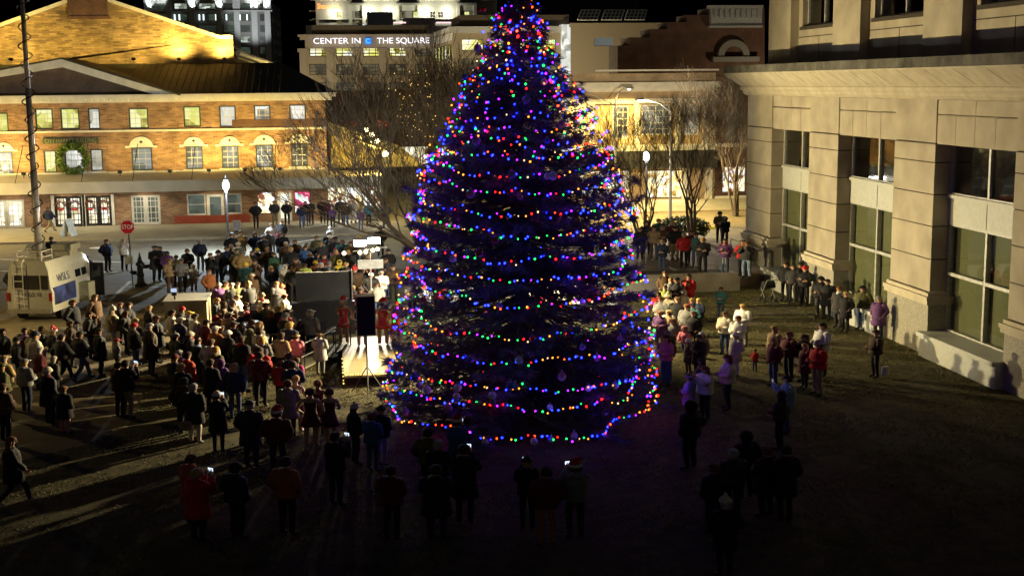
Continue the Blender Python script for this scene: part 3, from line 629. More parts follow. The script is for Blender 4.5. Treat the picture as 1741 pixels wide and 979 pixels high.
for xa, xb in ((669,690),(742,771),(785,807)):
    p, q = aty(xa,39,211), aty(xb,39,211); b = MB(); b.tube(tuple(p), tuple(q), .12, n=5); b.build('pink_strip', emis('pink_strip', (1,.6,.65), 1.5), rb)

# tall stone tower left of centre
YT = 260.0; tt = empty('stone_tower', (-10, YT, 0), 'tall pale stone office tower with bright uplit top storey behind the market', 'building')
tf = facade((0, YT, 0), (1,0,0), (0,-1,0)); tx0 = aty(250, 50, YT)[0]; tx1 = aty(457, 50, YT)[0]
def tz(py): return aty(350, py, YT)[2]
cols_ = [(268,282),(296,318),(338,368),(380,399),(409,426),(442,451)]
tops = [aty(0,0,YT)]; tw_ops = []; tinfo = []
for j, (y0, y1) in enumerate(((6,16),(24,36),(43,55),(62,73),(80,92),(99,111))):
    for i, (xa, xb) in enumerate(cols_): tw_ops.append(pr(xa, xb, y0, y1, YT)); tinfo.append((i, j))
b = MB(tf); wall_open(b, tx0, tx1, 0, tz(-3), tw_ops, .5); b.build('front_wall', mat('tower_stone', (.17,.165,.15), .85, var=.1), tt)
tdim = litpane('tower_dim', [(.015,.018,.016), (.03,.045,.035), (.06,.09,.06)], .7, .5)
tlit = litpane('tower_lit', [(.12,.14,.10), (.40,.48,.40), (.9,1,.9)], .9, .9, .3)
for k, (o_, (i, j)) in enumerate(zip(tw_ops, tinfo)): window(tt, tf, *o_, tlit if j == 0 and i in (1,2) or (j == 3 and i == 4) else tdim, M_black, 3, 2, out=-.3)
b = MB(tf)
b.box(tx0-.8, tx1+.8, 0, 1.0, tz(20.5), tz(18.5)); b.box(tx0-.8, tx1+.8, 0, 1.0, tz(1), tz(-1))
for px in (254, 289, 328, 374, 404, 434, 456):
    x = aty(px, 60, YT)[0]; b.box(x-.55, x+.55, 0, .5, 0, tz(20.5)); b.box(x-.7, x+.7, 0, .3, tz(18.5), tz(1))
b.build('piers_and_ledges', mat('tower_pier', (.36,.36,.34), .8), tt)
b = MB(); e0 = (tx1, YT); e1 = np.array([aty(478, 60, YT+34)[0], YT+34]); sf_d = e1-np.array(e0); Ls = np.linalg.norm(sf_d); sf_d = sf_d/Ls
sf = facade((e0[0], e0[1], 0), (sf_d[0], sf_d[1], 0), (sf_d[1], -sf_d[0], 0))
sops = [(u, u+3.4, tz(y1), tz(y0)) for u in (3, 10, 17, 24, 30.2) for (y0, y1) in ((24,36),(43,55),(62,73),(80,92),(99,111))]
b = MB(sf); wall_open(b, 0, Ls, 0, tz(-1), sops, .4); b.build('side_wall', mat('tower_pier', (.36,.36,.34), .8), tt)
for o_ in sops[::1]: window(tt, sf, *o_, tdim, M_black, 2, 2, out=-.3)
for px, s in ((256,1),(274,1),(328,1),(374,1),(426,1),(436,1.4),(453,1)):
    p = aty(px, 15, YT); lamp('tower_uplight', 'SPOT', (p[0], YT-1.1, tz(17.5)), 900*s, (.88,.98,1.0), .15, aim=(p[0], YT-.3, tz(2)), angle=70)
lamp('tower_column_fill', 'SPOT', (tx1-3, YT-14, 18), 9000, (.9,.95,1.0), .4, aim=(tx1-2.5, YT, 24), angle=50)  # added bare light, no fixture, brightens the tower columns
for k, px in enumerate((297, 305, 339, 346, 367, 385, 408, 420)):
    p = aty(px, 30, YT-.4); b = MB(); b.box(p[0]-.12, p[0]+.12, YT-.45, YT-.35, p[2]-.55, p[2]+.55); b.build('strip_light', emis('cool_strip', (.8,1,1), 2.0), tt)

# ------------------------------------------------------------------ sandstone building on the right
XB = 21.7
so = empty('sandstone_building', (XB, 52, 0), 'large sandstone office building with deep piers, heavy cornice and tall dark windows', 'building')
bf = facade((XB, 0, 0), (0, 1, 0), (-1, 0, 0))       # u = Y, out = -X
piers = [(64.2-3.1, 64.2+.6), (52.8, 56.1), (43.9, 47.25), (35.1, 38.4), (26.3, 29.6), (17.5, 20.8)]
DEP = 1.0
M_blind = blinds('olive_blinds', (.20,.195,.125), (.15,.148,.09), 'Y', 3.0)
M_blind2 = blinds('folded_blinds', (.36,.36,.16), (.05,.05,.02), 'Y', 1.3)
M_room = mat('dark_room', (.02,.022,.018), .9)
M_gl = glass('tinted_glass', .16, (.80,.84,.72)); M_gld = glass('dark_glass', .30, (.35,.38,.36))
for k, (a, c) in enumerate(piers):
    b = MB(bf)
    zs = [2.35, 3.55, 4.75, 5.9, 7.05, 7.72]
    for z0, z1 in zip(zs, zs[1:]):
        b.box(a, c, -DEP, 0, z0+.02, z1-.02); b.box(a+.02, c-.02, -DEP, -.03, z1-.02, z1+.02, 1)
    b.box(a, c, -DEP, 0, 7.76, 9.3)
    pob = b.build('pier', [M_stone, M_joint], so)
    b = MB(bf); b.box(a-.06, c+.06, -DEP, .06, 0, 1.9)
    b.build('granite_base', M_granite, pob)
    b = MB(bf)
    b.box(a-.16, c+.16, -DEP, .16, 1.9, 2.05); b.box(a-.2, c+.2, -DEP, .2, 2.05, 2.2); b.box(a-.1, c+.1, -DEP, .1, 2.2, 2.33)
    b.build('base_moulding', M_stonec, pob)
gaps = [(piers[i+1][1], piers[i][0]) for i in range(len(piers)-1)]
for a, c in gaps:      # frieze panels above the windows
    n = 4; b = MB(bf)
    b.box(a, c, -DEP, -.06, 7.72, 8.75, 0)
    for i in range(n):
        x0 = a+.03+(c-a-.06)*i/n; x1 = a+.03+(c-a-.06)*(i+1)/n; b.box(x0+.015, x1-.015, -.06, -.03, 7.75, 8.72)
    b.box(a, c, -DEP, -.06, 8.78, 9.3); b.box(a+.03, (a+c)/2-.015, -.06, -.03, 8.8, 9.28); b.box((a+c)/2+.015, c-.03, -.06, -.03, 8.8, 9.28)
    b.build('frieze_panel', M_stone, so)
y0, y1 = piers[-1][0], piers[0][1]
b = MB(bf); prof = [(-.5,9.3),(.08,9.3),(.22,9.42),(.22,9.5),(.34,9.62),(.34,9.72),(.30,9.76),(.35,9.8),(1.0,10.35),(1.0,10.42),(-.5,10.42)]
# mitred return round the far corner
def corn(prof, mb):
    mb.rings([[(y0, o, z) for o, z in prof], [(y1+max(o, 0), o, z) for o, z in prof]])
    mb.rings([[(y1+o, o, z) for o, z in prof], [(y1+o, -22, z) for o, z in prof]]) 
corn(prof, b); b.build('cornice', M_stonec, so)
b = MB(bf); b.box(y0, y1+1.0, -.9, 1.02, 10.43, 10.78); b.build('cornice_top', mat('dark_ledge', (.10,.095,.08), .95, var=.5, scale=1.5), so)  # cornice top in a darker, blotchier tone than the face
b = MB(bf)
for k, Y in enumerate(np.arange(y0+1.4, y1, 2.15)):
    b.prism([(Y, .36, 9.81), (Y+.45, 1.003, 10.35), (Y+.48, 1.003, 10.35), (Y+.03, .36, 9.81)], (0, .004, 0))
b.build('cornice_joints', M_joint, so)
# end wall round the corner
b = MB(bf); b.box(y1-3.6, y1, -24, -DEP, 0, 9.3); b.box(y0-3, y1-3.6, -24, -5.5, 0, 18); b.build('end_wall', M_stone, so)
# windows and spandrels
for k, (a, c) in enumerate(gaps):
    mid = (a+c)/2; o_ = -DEP+.28
    bp = MB(bf); bp.box(a, c, o_-.05, o_+.12, 4.85, 5.8); bp.box(a, c, o_-.05, o_+.2, 5.8, 5.92); bp.quad((mid-.02, o_+.125, 4.9),(mid+.02, o_+.125, 4.9),(mid+.02,o_+.125,5.78),(mid-.02,o_+.125,5.78), 1)
    bp.build('spandrel', [M_spandrel, M_joint], so)
    for (z0, z1, tr, low) in ((5.92, 7.72, [], 0), (.95, 4.85, [3.05], 1)):
        w = MB(bf); t = .06
        for u in (a+.0, mid-t, c-2*t): w.box(u, u+2*t, o_-.08, o_+.1, z0, z1)
        w.box(a+2*t, mid-t, o_-.07, o_+.09, z0, z0+t); w.box(mid+t, c-2*t, o_-.07, o_+.09, z0, z0+t); w.box(a+2*t, mid-t, o_-.07, o_+.09, z1-t, z1); w.box(mid+t, c-2*t, o_-.07, o_+.09, z1-t, z1)
        for z in tr: w.box(a+2*t, mid-t, o_-.07, o_+.12, z-.06, z+.06); w.box(mid+t, c-2*t, o_-.07, o_+.12, z-.06, z+.06)
        wo = w.build('window', M_metalw, so)
        for (ua, ub) in ((a+2*t, mid-t), (mid+t, c-2*t)):
            p = MB(bf); p.quad((ua, o_, z0+t), (ub, o_, z0+t), (ub, o_, z1-t), (ua, o_, z1-t)); p.build('pane', M_gl if low else M_gld, wo)
        if low:
            p = MB(bf); 
            for (ua, ub, mi) in ((a, mid, 0), (mid, c, 0)):
                p.quad((ua+.1, o_-.14, z0), (ub-.1, o_-.14, z0), (ub-.1, o_-.14, z1), (ua+.1, o_-.14, z1), 1 if (k == 1 and ua == a and False) else 0)
            p.build('blinds', [M_blind, M_blind2], wo)
        elif k == 1:
            p = MB(bf); p.quad((a+.2, o_-.16, z0), (mid-.1, o_-.16, z0), (mid-.1, o_-.16, z1), (a+.2, o_-.16, z1)); p.build('blinds', M_blind, wo)
    b = MB(bf); b.box(a, c, o_-.4, .34, 0.0, .78); b.box(a-.0, c+.0, o_-.3, .46, .78, .93); b.build('sill_panel', M_spandrel, so)
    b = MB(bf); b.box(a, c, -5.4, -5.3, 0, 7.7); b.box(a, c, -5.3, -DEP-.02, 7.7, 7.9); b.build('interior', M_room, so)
# folded vertical slats at one open blind
b = MB(bf); a, c = gaps[1]
for i in range(17): u = a+.25+i*.135; b.box(u, u+.035, -DEP+.02, -DEP+.10, 1.0, 2.99)
b.build('vertical_slats', mat('blind_slats', (.50,.50,.22), .7), so)
# upper storeys
SB = -1.3
b = MB(bf); up_ops = []
for k, (a, c) in enumerate(gaps): up_ops.append((a+.35, c-.35, 12.55, 16.5))
wall_open(b, y0, y1-.4, 10.5, 18.0, [], .4) if False else None
ub = facade((XB+1.3, 0, 0), (0,1,0), (-1,0,0)); b = MB(ub); wall_open(b, y0, y1-.35, 10.5, 18.0, up_ops, .5); b.box(y1-.95, y1-.35, -20, -.02, 10.5, 18); b.build('upper_wall', M_stone, so)
for a, c in piers:
    b = MB(ub); b.box(a+.15, min(c, y1-.3)-.15, 0, .42, 10.5, 18.0); b.build('upper_pier', M_stone, so)
for a, c in gaps:
    b = MB(ub); b.box(a+.2, c-.2, .0, .1, 12.4, 12.55); b.box(a-.1, c+.1, .002, .008, 12.05, 12.09); b.box((a+c)/2-.02, (a+c)/2+.02, .002, .008, 10.8, 12.05); b.box(a+.3+.02, a+.35, .002, .008, 10.8,12.4)
    b.build('upper_joint', [M_joint], so)
for o_ in up_ops:
    w = MB(ub); mid = (o_[0]+o_[1])/2
    for u in (o_[0], mid-.06, o_[1]-.12): w.box(u, u+.12, -.42, -.25, o_[2], o_[3])
    w.box(o_[0], o_[1], -.42, -.25, o_[2]-.001, o_[2]+.1); wo = w.build('window', M_metalw, so)
    p = MB(ub); p.quad((o_[0], -.35, o_[2]), (o_[1], -.35, o_[2]), (o_[1], -.35, o_[3]), (o_[0], -.35, o_[3])); p.build('pane', M_gld, wo)
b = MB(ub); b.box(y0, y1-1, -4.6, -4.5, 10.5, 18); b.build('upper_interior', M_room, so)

# hedge and railing beside it
hd = atz(1240, 398, 0)
def leafblob(name, label, c, sx, sy, sz, n, col, cat='hedge'):
    e_ = empty(name, (c[0], c[1], 0), label, cat); v = rng.normal(0, 1, (n,3)); v /= np.linalg.norm(v, axis=1)[:,None]; v *= rng.uniform(.75, 1.08, n)[:,None]
    P = v*np.array([sx, sy, sz])+np.array([c[0], c[1], sz+c[2]]); P = P[P[:,2] > c[2]+.02]
    T = P[:,None,:]+rng.normal(0, .055, (len(P),3,3)); tri_mesh('foliage', T, col, e_, off=(c[0],c[1],0))
    b = MB()
    for k in range(5): b.tube((c[0]+rng.normal()*sx*.2, c[1]+rng.normal()*sy*.2, c[2]), (c[0]+rng.normal()*sx*.5, c[1]+rng.normal()*sy*.5, c[2]+sz*1.5), .03, .01, 5)
    b.build('stems', M_bark, e_); return e_
leafblob('hedge', 'clipped green hedge beside the far corner of the sandstone building', (22.6, 80.0, .0), 1.7, 1.0, .75, 5200, mat('hedge_leaf', (.05,.07,.02), .7, var=.5))
rl = empty('railing', (20.8, 62.4, 0), 'thin metal railing between the terrace and the sandstone building', 'railing')
b = MB(); b.path([(21.3,60.9,TZ+1.0),(21.3,66,TZ+1.0)], .025, 6); b.path([(19.9,62.4,TZ+1.0),(21.3,60.9,TZ+1.0)], .025, 6); b.build('handrail', M_pole, rl)
for x, y in ((19.9,62.4),(20.6,61.65),(21.3,60.9),(21.3,62.6),(21.3,64.3),(21.3,66)):
    b = MB(); b.tube((x,y,0 if y < 62 else TZ),(x,y,TZ+1.0),.02,n=6); b.build('post', M_pole, rl)

# ------------------------------------------------------------------ lamps and lights in the place
M_cool = emis('cool_globe', (.85,.95,1.0), 30)
def acorn(px, py_base, py_globe, z0, label, power, color=COOL, glob=M_cool):
    p = atz(px, py_base, z0); g_ = aty(px, py_globe, p[1]); z = g_[2]
    e_ = empty('street_lamp', tuple(p), label, 'street lamp', 'acorn street lamps')
    b = MB(); b.lathe([(.22,0),(.22,.25),(.14,.4),(.09,.9),(.065,1.2),(.055,z-z0-.5),(.10,z-z0-.45),(.10,z-z0-.3)], tuple(p), 12); b.build('post', M_black, e_)
    b = MB(); b.lathe([(.09,-.28),(.17,-.18),(.20,0),(.16,.16),(.08,.28),(.02,.38)], (p[0],p[1],z), 14); b.build('globe', glob, e_, True)
    b = MB(); b.lathe([(.16,.30),(.17,.33),(.06,.42),(.03,.62)], (p[0],p[1],z), 10); b.build('finial', M_black, e_)
    lamp('acorn_light', 'POINT', (p[0], p[1]-.32, z), power, color, .2); return p
acorn(389, 428, 315, 0, 'black street lamp with glowing white acorn globe in front of the market canopy', 7000)
acorn(1098, 402, 266, 0, 'black street lamp with a white globe among the bare trees on the right', 3000, (1,.95,.85))
# cobra head lamp
def cobra(base, h, arm, label, power, lit_dir=None, color=WARM):
    e_ = empty('cobra_street_lamp', base, label, 'street lamp', 'cobra head street lamps'); x, y, z = base
    b = MB(); b.tube((x,y,z),(x,y,z+h),.12,.07,10); b.path([(x,y,z+h-.1),(x+arm[0]*.4,y+arm[1]*.4,z+h+.5),(x+arm[0],y+arm[1],z+h+.75)], .045, 6); b.build('pole', M_pole, e_)
    hx, hy, hz_ = x+arm[0], y+arm[1], z+h+.75; n = math.hypot(arm[0], arm[1]); ux, uy = arm[0]/n, arm[1]/n
    b = MB(); b.rings([[(hx+ux*t-uy*w*c, hy+uy*t+ux*w*c, hz_+s) for c, s in ((-1,0),(-.7,.12),(.7,.12),(1,0),(.6,-.07),(-.6,-.07))] for t, w in ((-.1,.06),(.1,.14),(.5,.17),(.8,.08))]); b.build('head', M_pole, e_)
    b = MB(); b.ball((hx+ux*.4, hy+uy*.4, hz_-.08), .15, 10, 6, .5); b.build('lens', emis('sodium_lens', (1,.85,.5), 12), e_)
    lamp('sodium_light', 'SPOT', (hx+ux*.4, hy+uy*.4, hz_-.2), power, color, .15, aim=(hx+ux*.4, hy+uy*.4-.0, 0), angle=165, blend=.8)
pc = aty(1046, 180, 104.0); cobra((pc[0], 103.9, .14), pc[2]+.5, (.8, .2), 'tall cobra head street lamp with lit lens by the yellow brick shops', 9000, color=GOLD)
pc2 = aty(1036, 190, 104.3)
b = MB()
arm = [tuple(aty(1043, 178, 103.9)), tuple(aty(1010, 162, 103.9)), tuple(aty(975, 154, 103.9)), tuple(aty(958, 154.5, 103.9))]
a_ = empty('lamp_arm', arm[0], 'long curved lamp arm reaching left from the tall street pole to the tree', 'street lamp'); b.path(arm, .05, 6); b.build('arm', M_pole, a_)
b = MB(); b.ball(arm[-1], .28, 10, 5, .4); b.build('lens', emis('sodium_lens', (1,.85,.5), 12), a_)
lamp('sodium_light', 'SPOT', (arm[-1][0], arm[-1][1], arm[-1][2]-.3), 9000, GOLD, .15, aim=(arm[-1][0]-.5, arm[-1][1]+1.0, 0), angle=165)
# street lamps beyond the left frame edge and along the road (they light the road and van)
cobra((-27, 90.0, .14), 8.2, (.3, -2.0), 'tall cobra head street lamp on the market sidewalk left of the frame', 16000)
cobra((-24, 52.0, 0), 8.6, (1.8, .6), 'tall cobra head street lamp at the plaza edge near the satellite van', 6500)
cobra((24.5, 90.0, 0), 8.0, (-1.5, 1.6), 'unseen tall cobra head street lamp behind the sandstone building corner', 22000)  # unseen lamp, put behind the corner to light the far road
for x_, y_, pw_, lb in ((4.5, 166, 6500, 'added far street lamp lighting the arts centre letters'), (24, 150, 8000, 'added far street lamp behind the tree lighting the beige block'), (-9, 168, 4000, 'added far street lamp lighting the left corner of the arts centre'), (43, 120, 1300, 'added far street lamp lighting the stepped brick building')):  # unseen lamps added to brighten the buildings at the back
    cobra((x_, y_, 0), 8, (.9, .9), lb, 10); lamp('far_lamp_fill', 'POINT', (x_+.9, y_+1.5, 8.3), pw_, (1,.82,.5), .3)
lamp('cornice_fill', 'POINT', (23.0, 91.6, 8.4), 4200, (1,.86,.6), .3)  # extra fill added at the corner lamp head to lift the shop cornices
# facade uplights on the market canopy
def uplight(x, y, z, aim, power, ang, label, col=GOLD, rad=.12):
    e_ = empty('floodlight', (x, y, z), label, 'floodlight', 'facade floodlights')
    b = MB(); b.box(x-.14, x+.14, y-.1, y+.1, z-.12, z+.08); b.tube((x,y,z-.3),(x,y,z-.1),.03); b.build('housing', M_black, e_)
    lamp('flood_beam', 'SPOT', (x, y, z+.12), power, col, rad, aim=aim, angle=ang, blend=1.0)
for i, (px, pw) in enumerate(((-5,1.2), (52,1.1), (212,.55), (295,.8), (360,1.3), (420,1.1), (478,1.0), (540,1.0))):
    x = aty(px, 300, YM)[0]; uplight(x, YM-2.1, 4.15, (x, YM-.02, 6.9), 1200*pw, 160, f'small facade floodlight on the canopy, {["leftmost","second","third","fourth","fifth","sixth","seventh","rightmost"][i]} of eight')
for i, (px, py, pw, dy) in enumerate(((305,117,1.1,1.1), (382,119,1.2,.9), (228,118,.55,2.6), (20,122,.9,3.0), (120,116,.4,3.0))):
    p = aty(px, py, YG-dy); uplight(p[0], YG-dy, max(12.15, p[2]), (p[0]-.2, YG, p[2]+2.6), 2400*pw, 150, f'roof floodlight at the foot of the gable, {["by the ridge dip","nearest its right end","behind the pediment slope","far left","below the vent box"][i]}')
lamp('plaza_wall_fill', 'POINT', (wb[0]+1.5, wb[1]-14, wb[2]-1.5), 700, GOLD, .3)  # bare light without a fixture, added to brighten this wall
# canopy soffit lights
for px in (20, 118, 168, 248, 366, 480, 600):
    x = aty(px, 330, YM)[0]; b = MB(); b.lathe([(.12,-.04),(.12,0)], (x, YM-1.3, 3.25), 10)
    dl = b.build('canopy_downlight', emis('downlight', (1,.92,.7), 8), mk); lamp('downlight_beam', 'SPOT', (x, YM-1.3, 3.15), 260, (1,.9,.62), .1, aim=(x, YM-1.35, 0), angle=140)
lamp('shop_glow', 'AREA', (2.2, YM-.5, 2.4), 260, (.95,.97,.9), 1.5, aim=(2.2, YM-4, 0))  # area light added outside the pane to carry the shop's interior light
lamp('display_glow', 'AREA', (aty(1136,310,YS)[0], YS-.6, 2.4), 420, (1,.85,.5), 2.0, aim=(aty(1136,310,YS)[0], YS-5, 0))  # added area light, stands in for spill from the display window

# ------------------------------------------------------------------ flood light mast behind the stage
fb = atz(632, 537); ft = aty(626, 413, fb[1])
fm = empty('light_tower', (fb[0], fb[1], 0), 'tripod light tower with two blazing white floodlights behind the stage', 'light tower')
b = MB(); b.tube((fb[0],fb[1],.1),(fb[0],fb[1],ft[2]-.35),.05,.035,8)
for k in range(3): t = k*2.1+.4; b.tube((fb[0],fb[1],.9),(fb[0]+math.cos(t)*.8, fb[1]+math.sin(t)*.8, .02),.03,n=6)
b.tube((fb[0]-.75,fb[1],ft[2]-.35),(fb[0]+.75,fb[1],ft[2]-.2),.035,n=6); b.build('mast', M_pole, fm)
M_flood = emis('flood_lens', (1,.97,.88), 90)
for px, py, s in ((612,413.5,1),(636,409,1)):
    p = aty(px, py, fb[1]-.1); h = MB(); h.box(p[0]-.28, p[0]+.28, fb[1]-.1, fb[1]+.12, p[2]-.17, p[2]+.17); hd_ = h.build('floodlight', M_black, fm)
    h = MB(); h.box(p[0]-.25, p[0]+.25, fb[1]-.13, fb[1]-.101, p[2]-.12, p[2]+.12); h.build('lens', M_flood, hd_)
for px, py in ((585,430.5),(612,429.5),(622,428),(634,425.5),(642,423.5)):
    p = aty(px, py, fb[1]-.1); h = MB(); h.tube((p[0],fb[1]+.1,p[2]),(p[0],fb[1]-.1,p[2]),.07,.1,10); hd_ = h.build('par_can', M_black, fm)
    h = MB(); h.tube((p[0],fb[1]-.101,p[2]),(p[0],fb[1]-.12,p[2]),.085,n=10); h.build('lens', emis('amber_lens', (1,.78,.35), 12), hd_)
h = MB(); p = aty(630, 449, fb[1]-.2); h.box(p[0]-.55, p[0]+.55, fb[1]-.25, fb[1]-.2, p[2]-.2, p[2]+.2); h.build('white_panel', mat('white_panel', (.5,.5,.45), .6), fm)
FL = (fb[0], fb[1]-.45, ft[2])
lamp('flood_main', 'SPOT', FL, 26000, FLOODC, .12, aim=(XB, 50.0, 8.0), angle=88, blend=.75)       # towards the right building
lamp('flood_left', 'SPOT', (FL[0]-.3, FL[1], FL[2]+.1), 20000, FLOODC, .12, aim=(FL[0]-12, FL[1]-6.5, 1.0), angle=100, blend=.9)
# second light tower hidden behind the tree
F2 = (10.0, 47.2); e2 = empty('light_tower', (F2[0], F2[1], 0), 'tripod light tower standing hidden behind the lower right boughs of the tree', 'light tower')
b = MB(); b.tube((F2[0],F2[1],.1),(F2[0],F2[1],3.9),.05,.035,8)
for k in range(3): t = k*2.1+.9; b.tube((F2[0],F2[1],.9),(F2[0]+math.cos(t)*.8, F2[1]+math.sin(t)*.8, .02),.03,n=6)
b.tube((F2[0]-.5,F2[1],3.75),(F2[0]+.5,F2[1],3.75),.035,n=6); b.build('mast', M_pole, e2)
for q in (-.3, .3):
    h = MB(); h.box(F2[0]+q-.22, F2[0]+q+.22, F2[1]-.08, F2[1]+.08, 3.8, 4.1); h2 = h.build('floodlight', M_black, e2); h = MB(); h.box(F2[0]+q-.19, F2[0]+q+.19, F2[1]+.081, F2[1]+.1, 3.83, 4.07); h.build('lens', emis('flood_lens_soft', (1,.9,.7), 12), h2)
lamp('flood_lawn', 'SPOT', (F2[0]-.6, F2[1], 4.0), 30000, FLOODC, .15, aim=(-6.5, 35.5, .5), angle=76, blend=.8)
lamp('flood_family', 'SPOT', (F2[0]+.6, F2[1], 4.0), 2600, FLOODC, .15, aim=(16, 46, .5), angle=120, blend=.9)
lamp('flood_behind', 'SPOT', (F2[0], F2[1]+.4, 4.0), 12000, (1,.9,.7), .15, aim=(6, 56, .8), angle=110, blend=.9)
lamp('flood_stage', 'SPOT', FL, 1300, (1,.93,.75), .12, aim=(.7, 47.5, .5), angle=75, blend=.8)
lamp('flood_crowd', 'SPOT', (FL[0]-.5, FL[1]+.2, FL[2]+.1), 8000, (1,.84,.55), .15, aim=(-7.5, 50.5, .8), angle=80, blend=.9)
lamp('flood_back', 'POINT', (FL[0], FL[1]+.5, FL[2]+.1), 9000, FLOODC, .12)

# ------------------------------------------------------------------ stage, backdrop, speaker, desk, ramp
sc_ = atz(632, 632); s2 = atz(575, 580)
SX0, SX1, SY0, SY1, SZ = atz(585,635,.35)[0], atz(680,635,.35)[0], atz(630,637,.35)[1], atz(630,572,.35)[1], .35
stg = empty('stage', (SX0+1, SY0, 0), 'low pale stage platform glaring under the floodlights', 'stage')
b = MB(); b.box(SX0, SX1, SY0, SY1, SZ-.08, SZ); b.build('deck', mat('pale_deck', (.42,.36,.22), .5, var=.15), stg)
b = MB(); b.box(SX0+.05, SX1-.05, SY0+.05, SY1-.05, .02, SZ-.081); b.build('skirt', mat('stage_skirt', (.05,.035,.02), .9), stg)
def garland(name, label, group, pts, n, cols, r=.035, wire=True, jitter=.0, cat='string lights', mats=None, wire_m=None):
    e_ = empty(name, tuple(pts[0]), label, cat, group)
    P = np.array(pts, float); seg = np.linalg.norm(np.diff(P, axis=0), axis=1); S = np.concatenate([[0], np.cumsum(seg)])
    t = (np.arange(n)+.5+rng.uniform(-.25, .25, n))/n*S[-1]
    Q = np.column_stack([np.interp(t, S, P[:,k]) for k in range(3)])+rng.normal(0, jitter, (n,3)) if jitter else np.column_stack([np.interp(t, S, P[:,k]) for k in range(3)])
    if wire:
        b = MB(); b.path([tuple(p) for p in P], .006, 3); b.build('wire', wire_m or mat('green_wire', (.01,.03,.015), .6), e_)
    for i in range(n):
        o = bpy.data.objects.new('bulb', bulb_mesh(cols[i], r)); COL.objects.link(o); o.parent = e_
        o.location = Q[i]-np.array(pts[0]); q_ = rng.uniform(.72, 1.18); o.scale = (q_, q_, q_*1.2)
        o.rotation_euler = (rng.uniform(0,1), rng.uniform(0,1), 0)
    return e_
BM = {}
BC = {'blue': ((.0035,.0085,1.0), 42), 'red': ((1.0,.004,.003), 22), 'orange': ((1.0,.035,.002), 14), 'green': ((.01,1.0,.10), 5), 'purple': ((.32,.008,1.0), 12),
      'amber': ((1.0,.26,.015), 4.5), 'white': ((.8,.9,1.0), 4), 'cyan': ((.02,.14,1.0), 12), 'gold': ((1.0,.62,.16), 2), 'warm': ((1.0,.62,.30), 2.2)}
def bulb_mesh(c, r):
    k = (c, r)
    if k not in BM:
        bm = bmesh.new(); bmesh.ops.create_icosphere(bm, subdivisions=1, radius=r); me = bpy.data.meshes.new('bulb_'+c); bm.to_mesh(me); bm.free()
        me.materials.append(emis('bulb_'+c, *BC[c])); BM[k] = me
    return BM[k]
edge = [(SX0, SY0-.03, SZ+.05), ((SX0+SX1)/2, SY0-.03, SZ+.02), (SX1, SY0-.03, SZ+.05)]
garland('string_lights', 'warm white lights strung along the front edge of the stage', None, edge, 22, ['gold']*22, .03)
garland('string_lights', 'short warm light string at the left corner post of the stage', None, [(SX0-.03, SY0-.05, .05), (SX0-.05, SY0-.03, 1.0)], 8, ['gold']*8, .03)
# black backdrop panel on stand
p0 = aty(505, 512, 52.5); p1 = aty(597, 461, 52.5); p2 = aty(505, 575, 52.5)
bd = empty('stage_backdrop', (p0[0]+1, 52.5, 0), 'wide black backdrop panel standing between the crowd and the stage', 'backdrop')
b = MB(); b.box(p0[0], p1[0], 52.5, 52.6, p0[2], p1[2]); b.build('panel', mat('matt_black_panel', (.035,.036,.034), .8, var=.3, scale=1.5), bd)
b = MB(); b.box(p0[0]-.2, p1[0]+.1, 52.1, 52.48, max(.02, p2[2]), p0[2]-.02); b.build('riser', M_black, bd)
b = MB(); b.box(p1[0], p1[0]+.05, 52.45, 52.65, p0[2]-.3, p1[2]+.05); b.build('edge_frame', M_pole, bd)
# speaker on tripod
sp = atz(640, 668); tp = aty(622, 502, sp[1]); bt = aty(622, 568, sp[1])
spk = empty('speaker', (sp[0]-.3, sp[1], 0), 'large black loudspeaker raised on a pole in front of the stage', 'speaker')
cx_ = aty(622, 540, sp[1])[0]; hw_ = .30
b = MB(); b.box(cx_-hw_, cx_+hw_, sp[1]-.25, sp[1]+.3, bt[2], tp[2]); b.build('cabinet', mat('speaker_black', (.07,.07,.07), .7, spec=.2), spk)
b = MB(); b.box(cx_-hw_+.03, cx_+hw_-.03, sp[1]-.28, sp[1]-.251, bt[2]+.04, tp[2]-.04); b.build('grille', mat('grille', (.02,.02,.02), .9, var=.5, scale=60, spec=.05), spk)
ss = empty('speaker_stand', (cx_, sp[1]+.02, 0), 'black tripod stand carrying the loudspeaker by the stage', 'stand')
b = MB(); b.tube((cx_,sp[1],.1),(cx_,sp[1],bt[2]),.025); b.build('pole', M_black, ss)
for k in range(3): t = k*2.094+.5; b = MB(); b.tube((cx_,sp[1],.9),(cx_+math.cos(t)*.6, sp[1]+math.sin(t)*.6, .02),.018,n=6); b.build('leg', M_black, ss)
# mixing desk with laptop
d0 = atz(500, 600, .0); dk_ = empty('mixing_desk', (d0[0], d0[1], 0), 'grey sound mixing desk on a table beside the ramp', 'mixing desk')
b = MB(); b.box(d0[0]-1.9, d0[0]+1.6, d0[1]-.6, d0[1]+.5, .82, .88); b.build('table_top', mat('desk_grey', (.16,.17,.15), .5), dk_)
for sx in (-1.8, 1.5):
    for sy in (-.5, .4): b = MB(); b.box(d0[0]+sx-.03, d0[0]+sx+.03, d0[1]+sy-.03, d0[1]+sy+.03, 0, .82); b.build('leg', M_black, dk_)
b = MB(); b.prism([(d0[0]-.2,d0[1]-.45,.885),(d0[0]-.2,d0[1]+.35,.885),(d0[0]-.2,d0[1]+.35,1.08),(d0[0]-.2,d0[1]-.45,.94)], (1.3,0,0))
for i in range(14): b.box(d0[0]-.1+i*.085, d0[0]-.07+i*.085, d0[1]-.3, d0[1]-.2, .96, 1.03)
b.build('mixer', mat('mixer_face', (.12,.13,.13), .4, var=.5, scale=12), dk_)
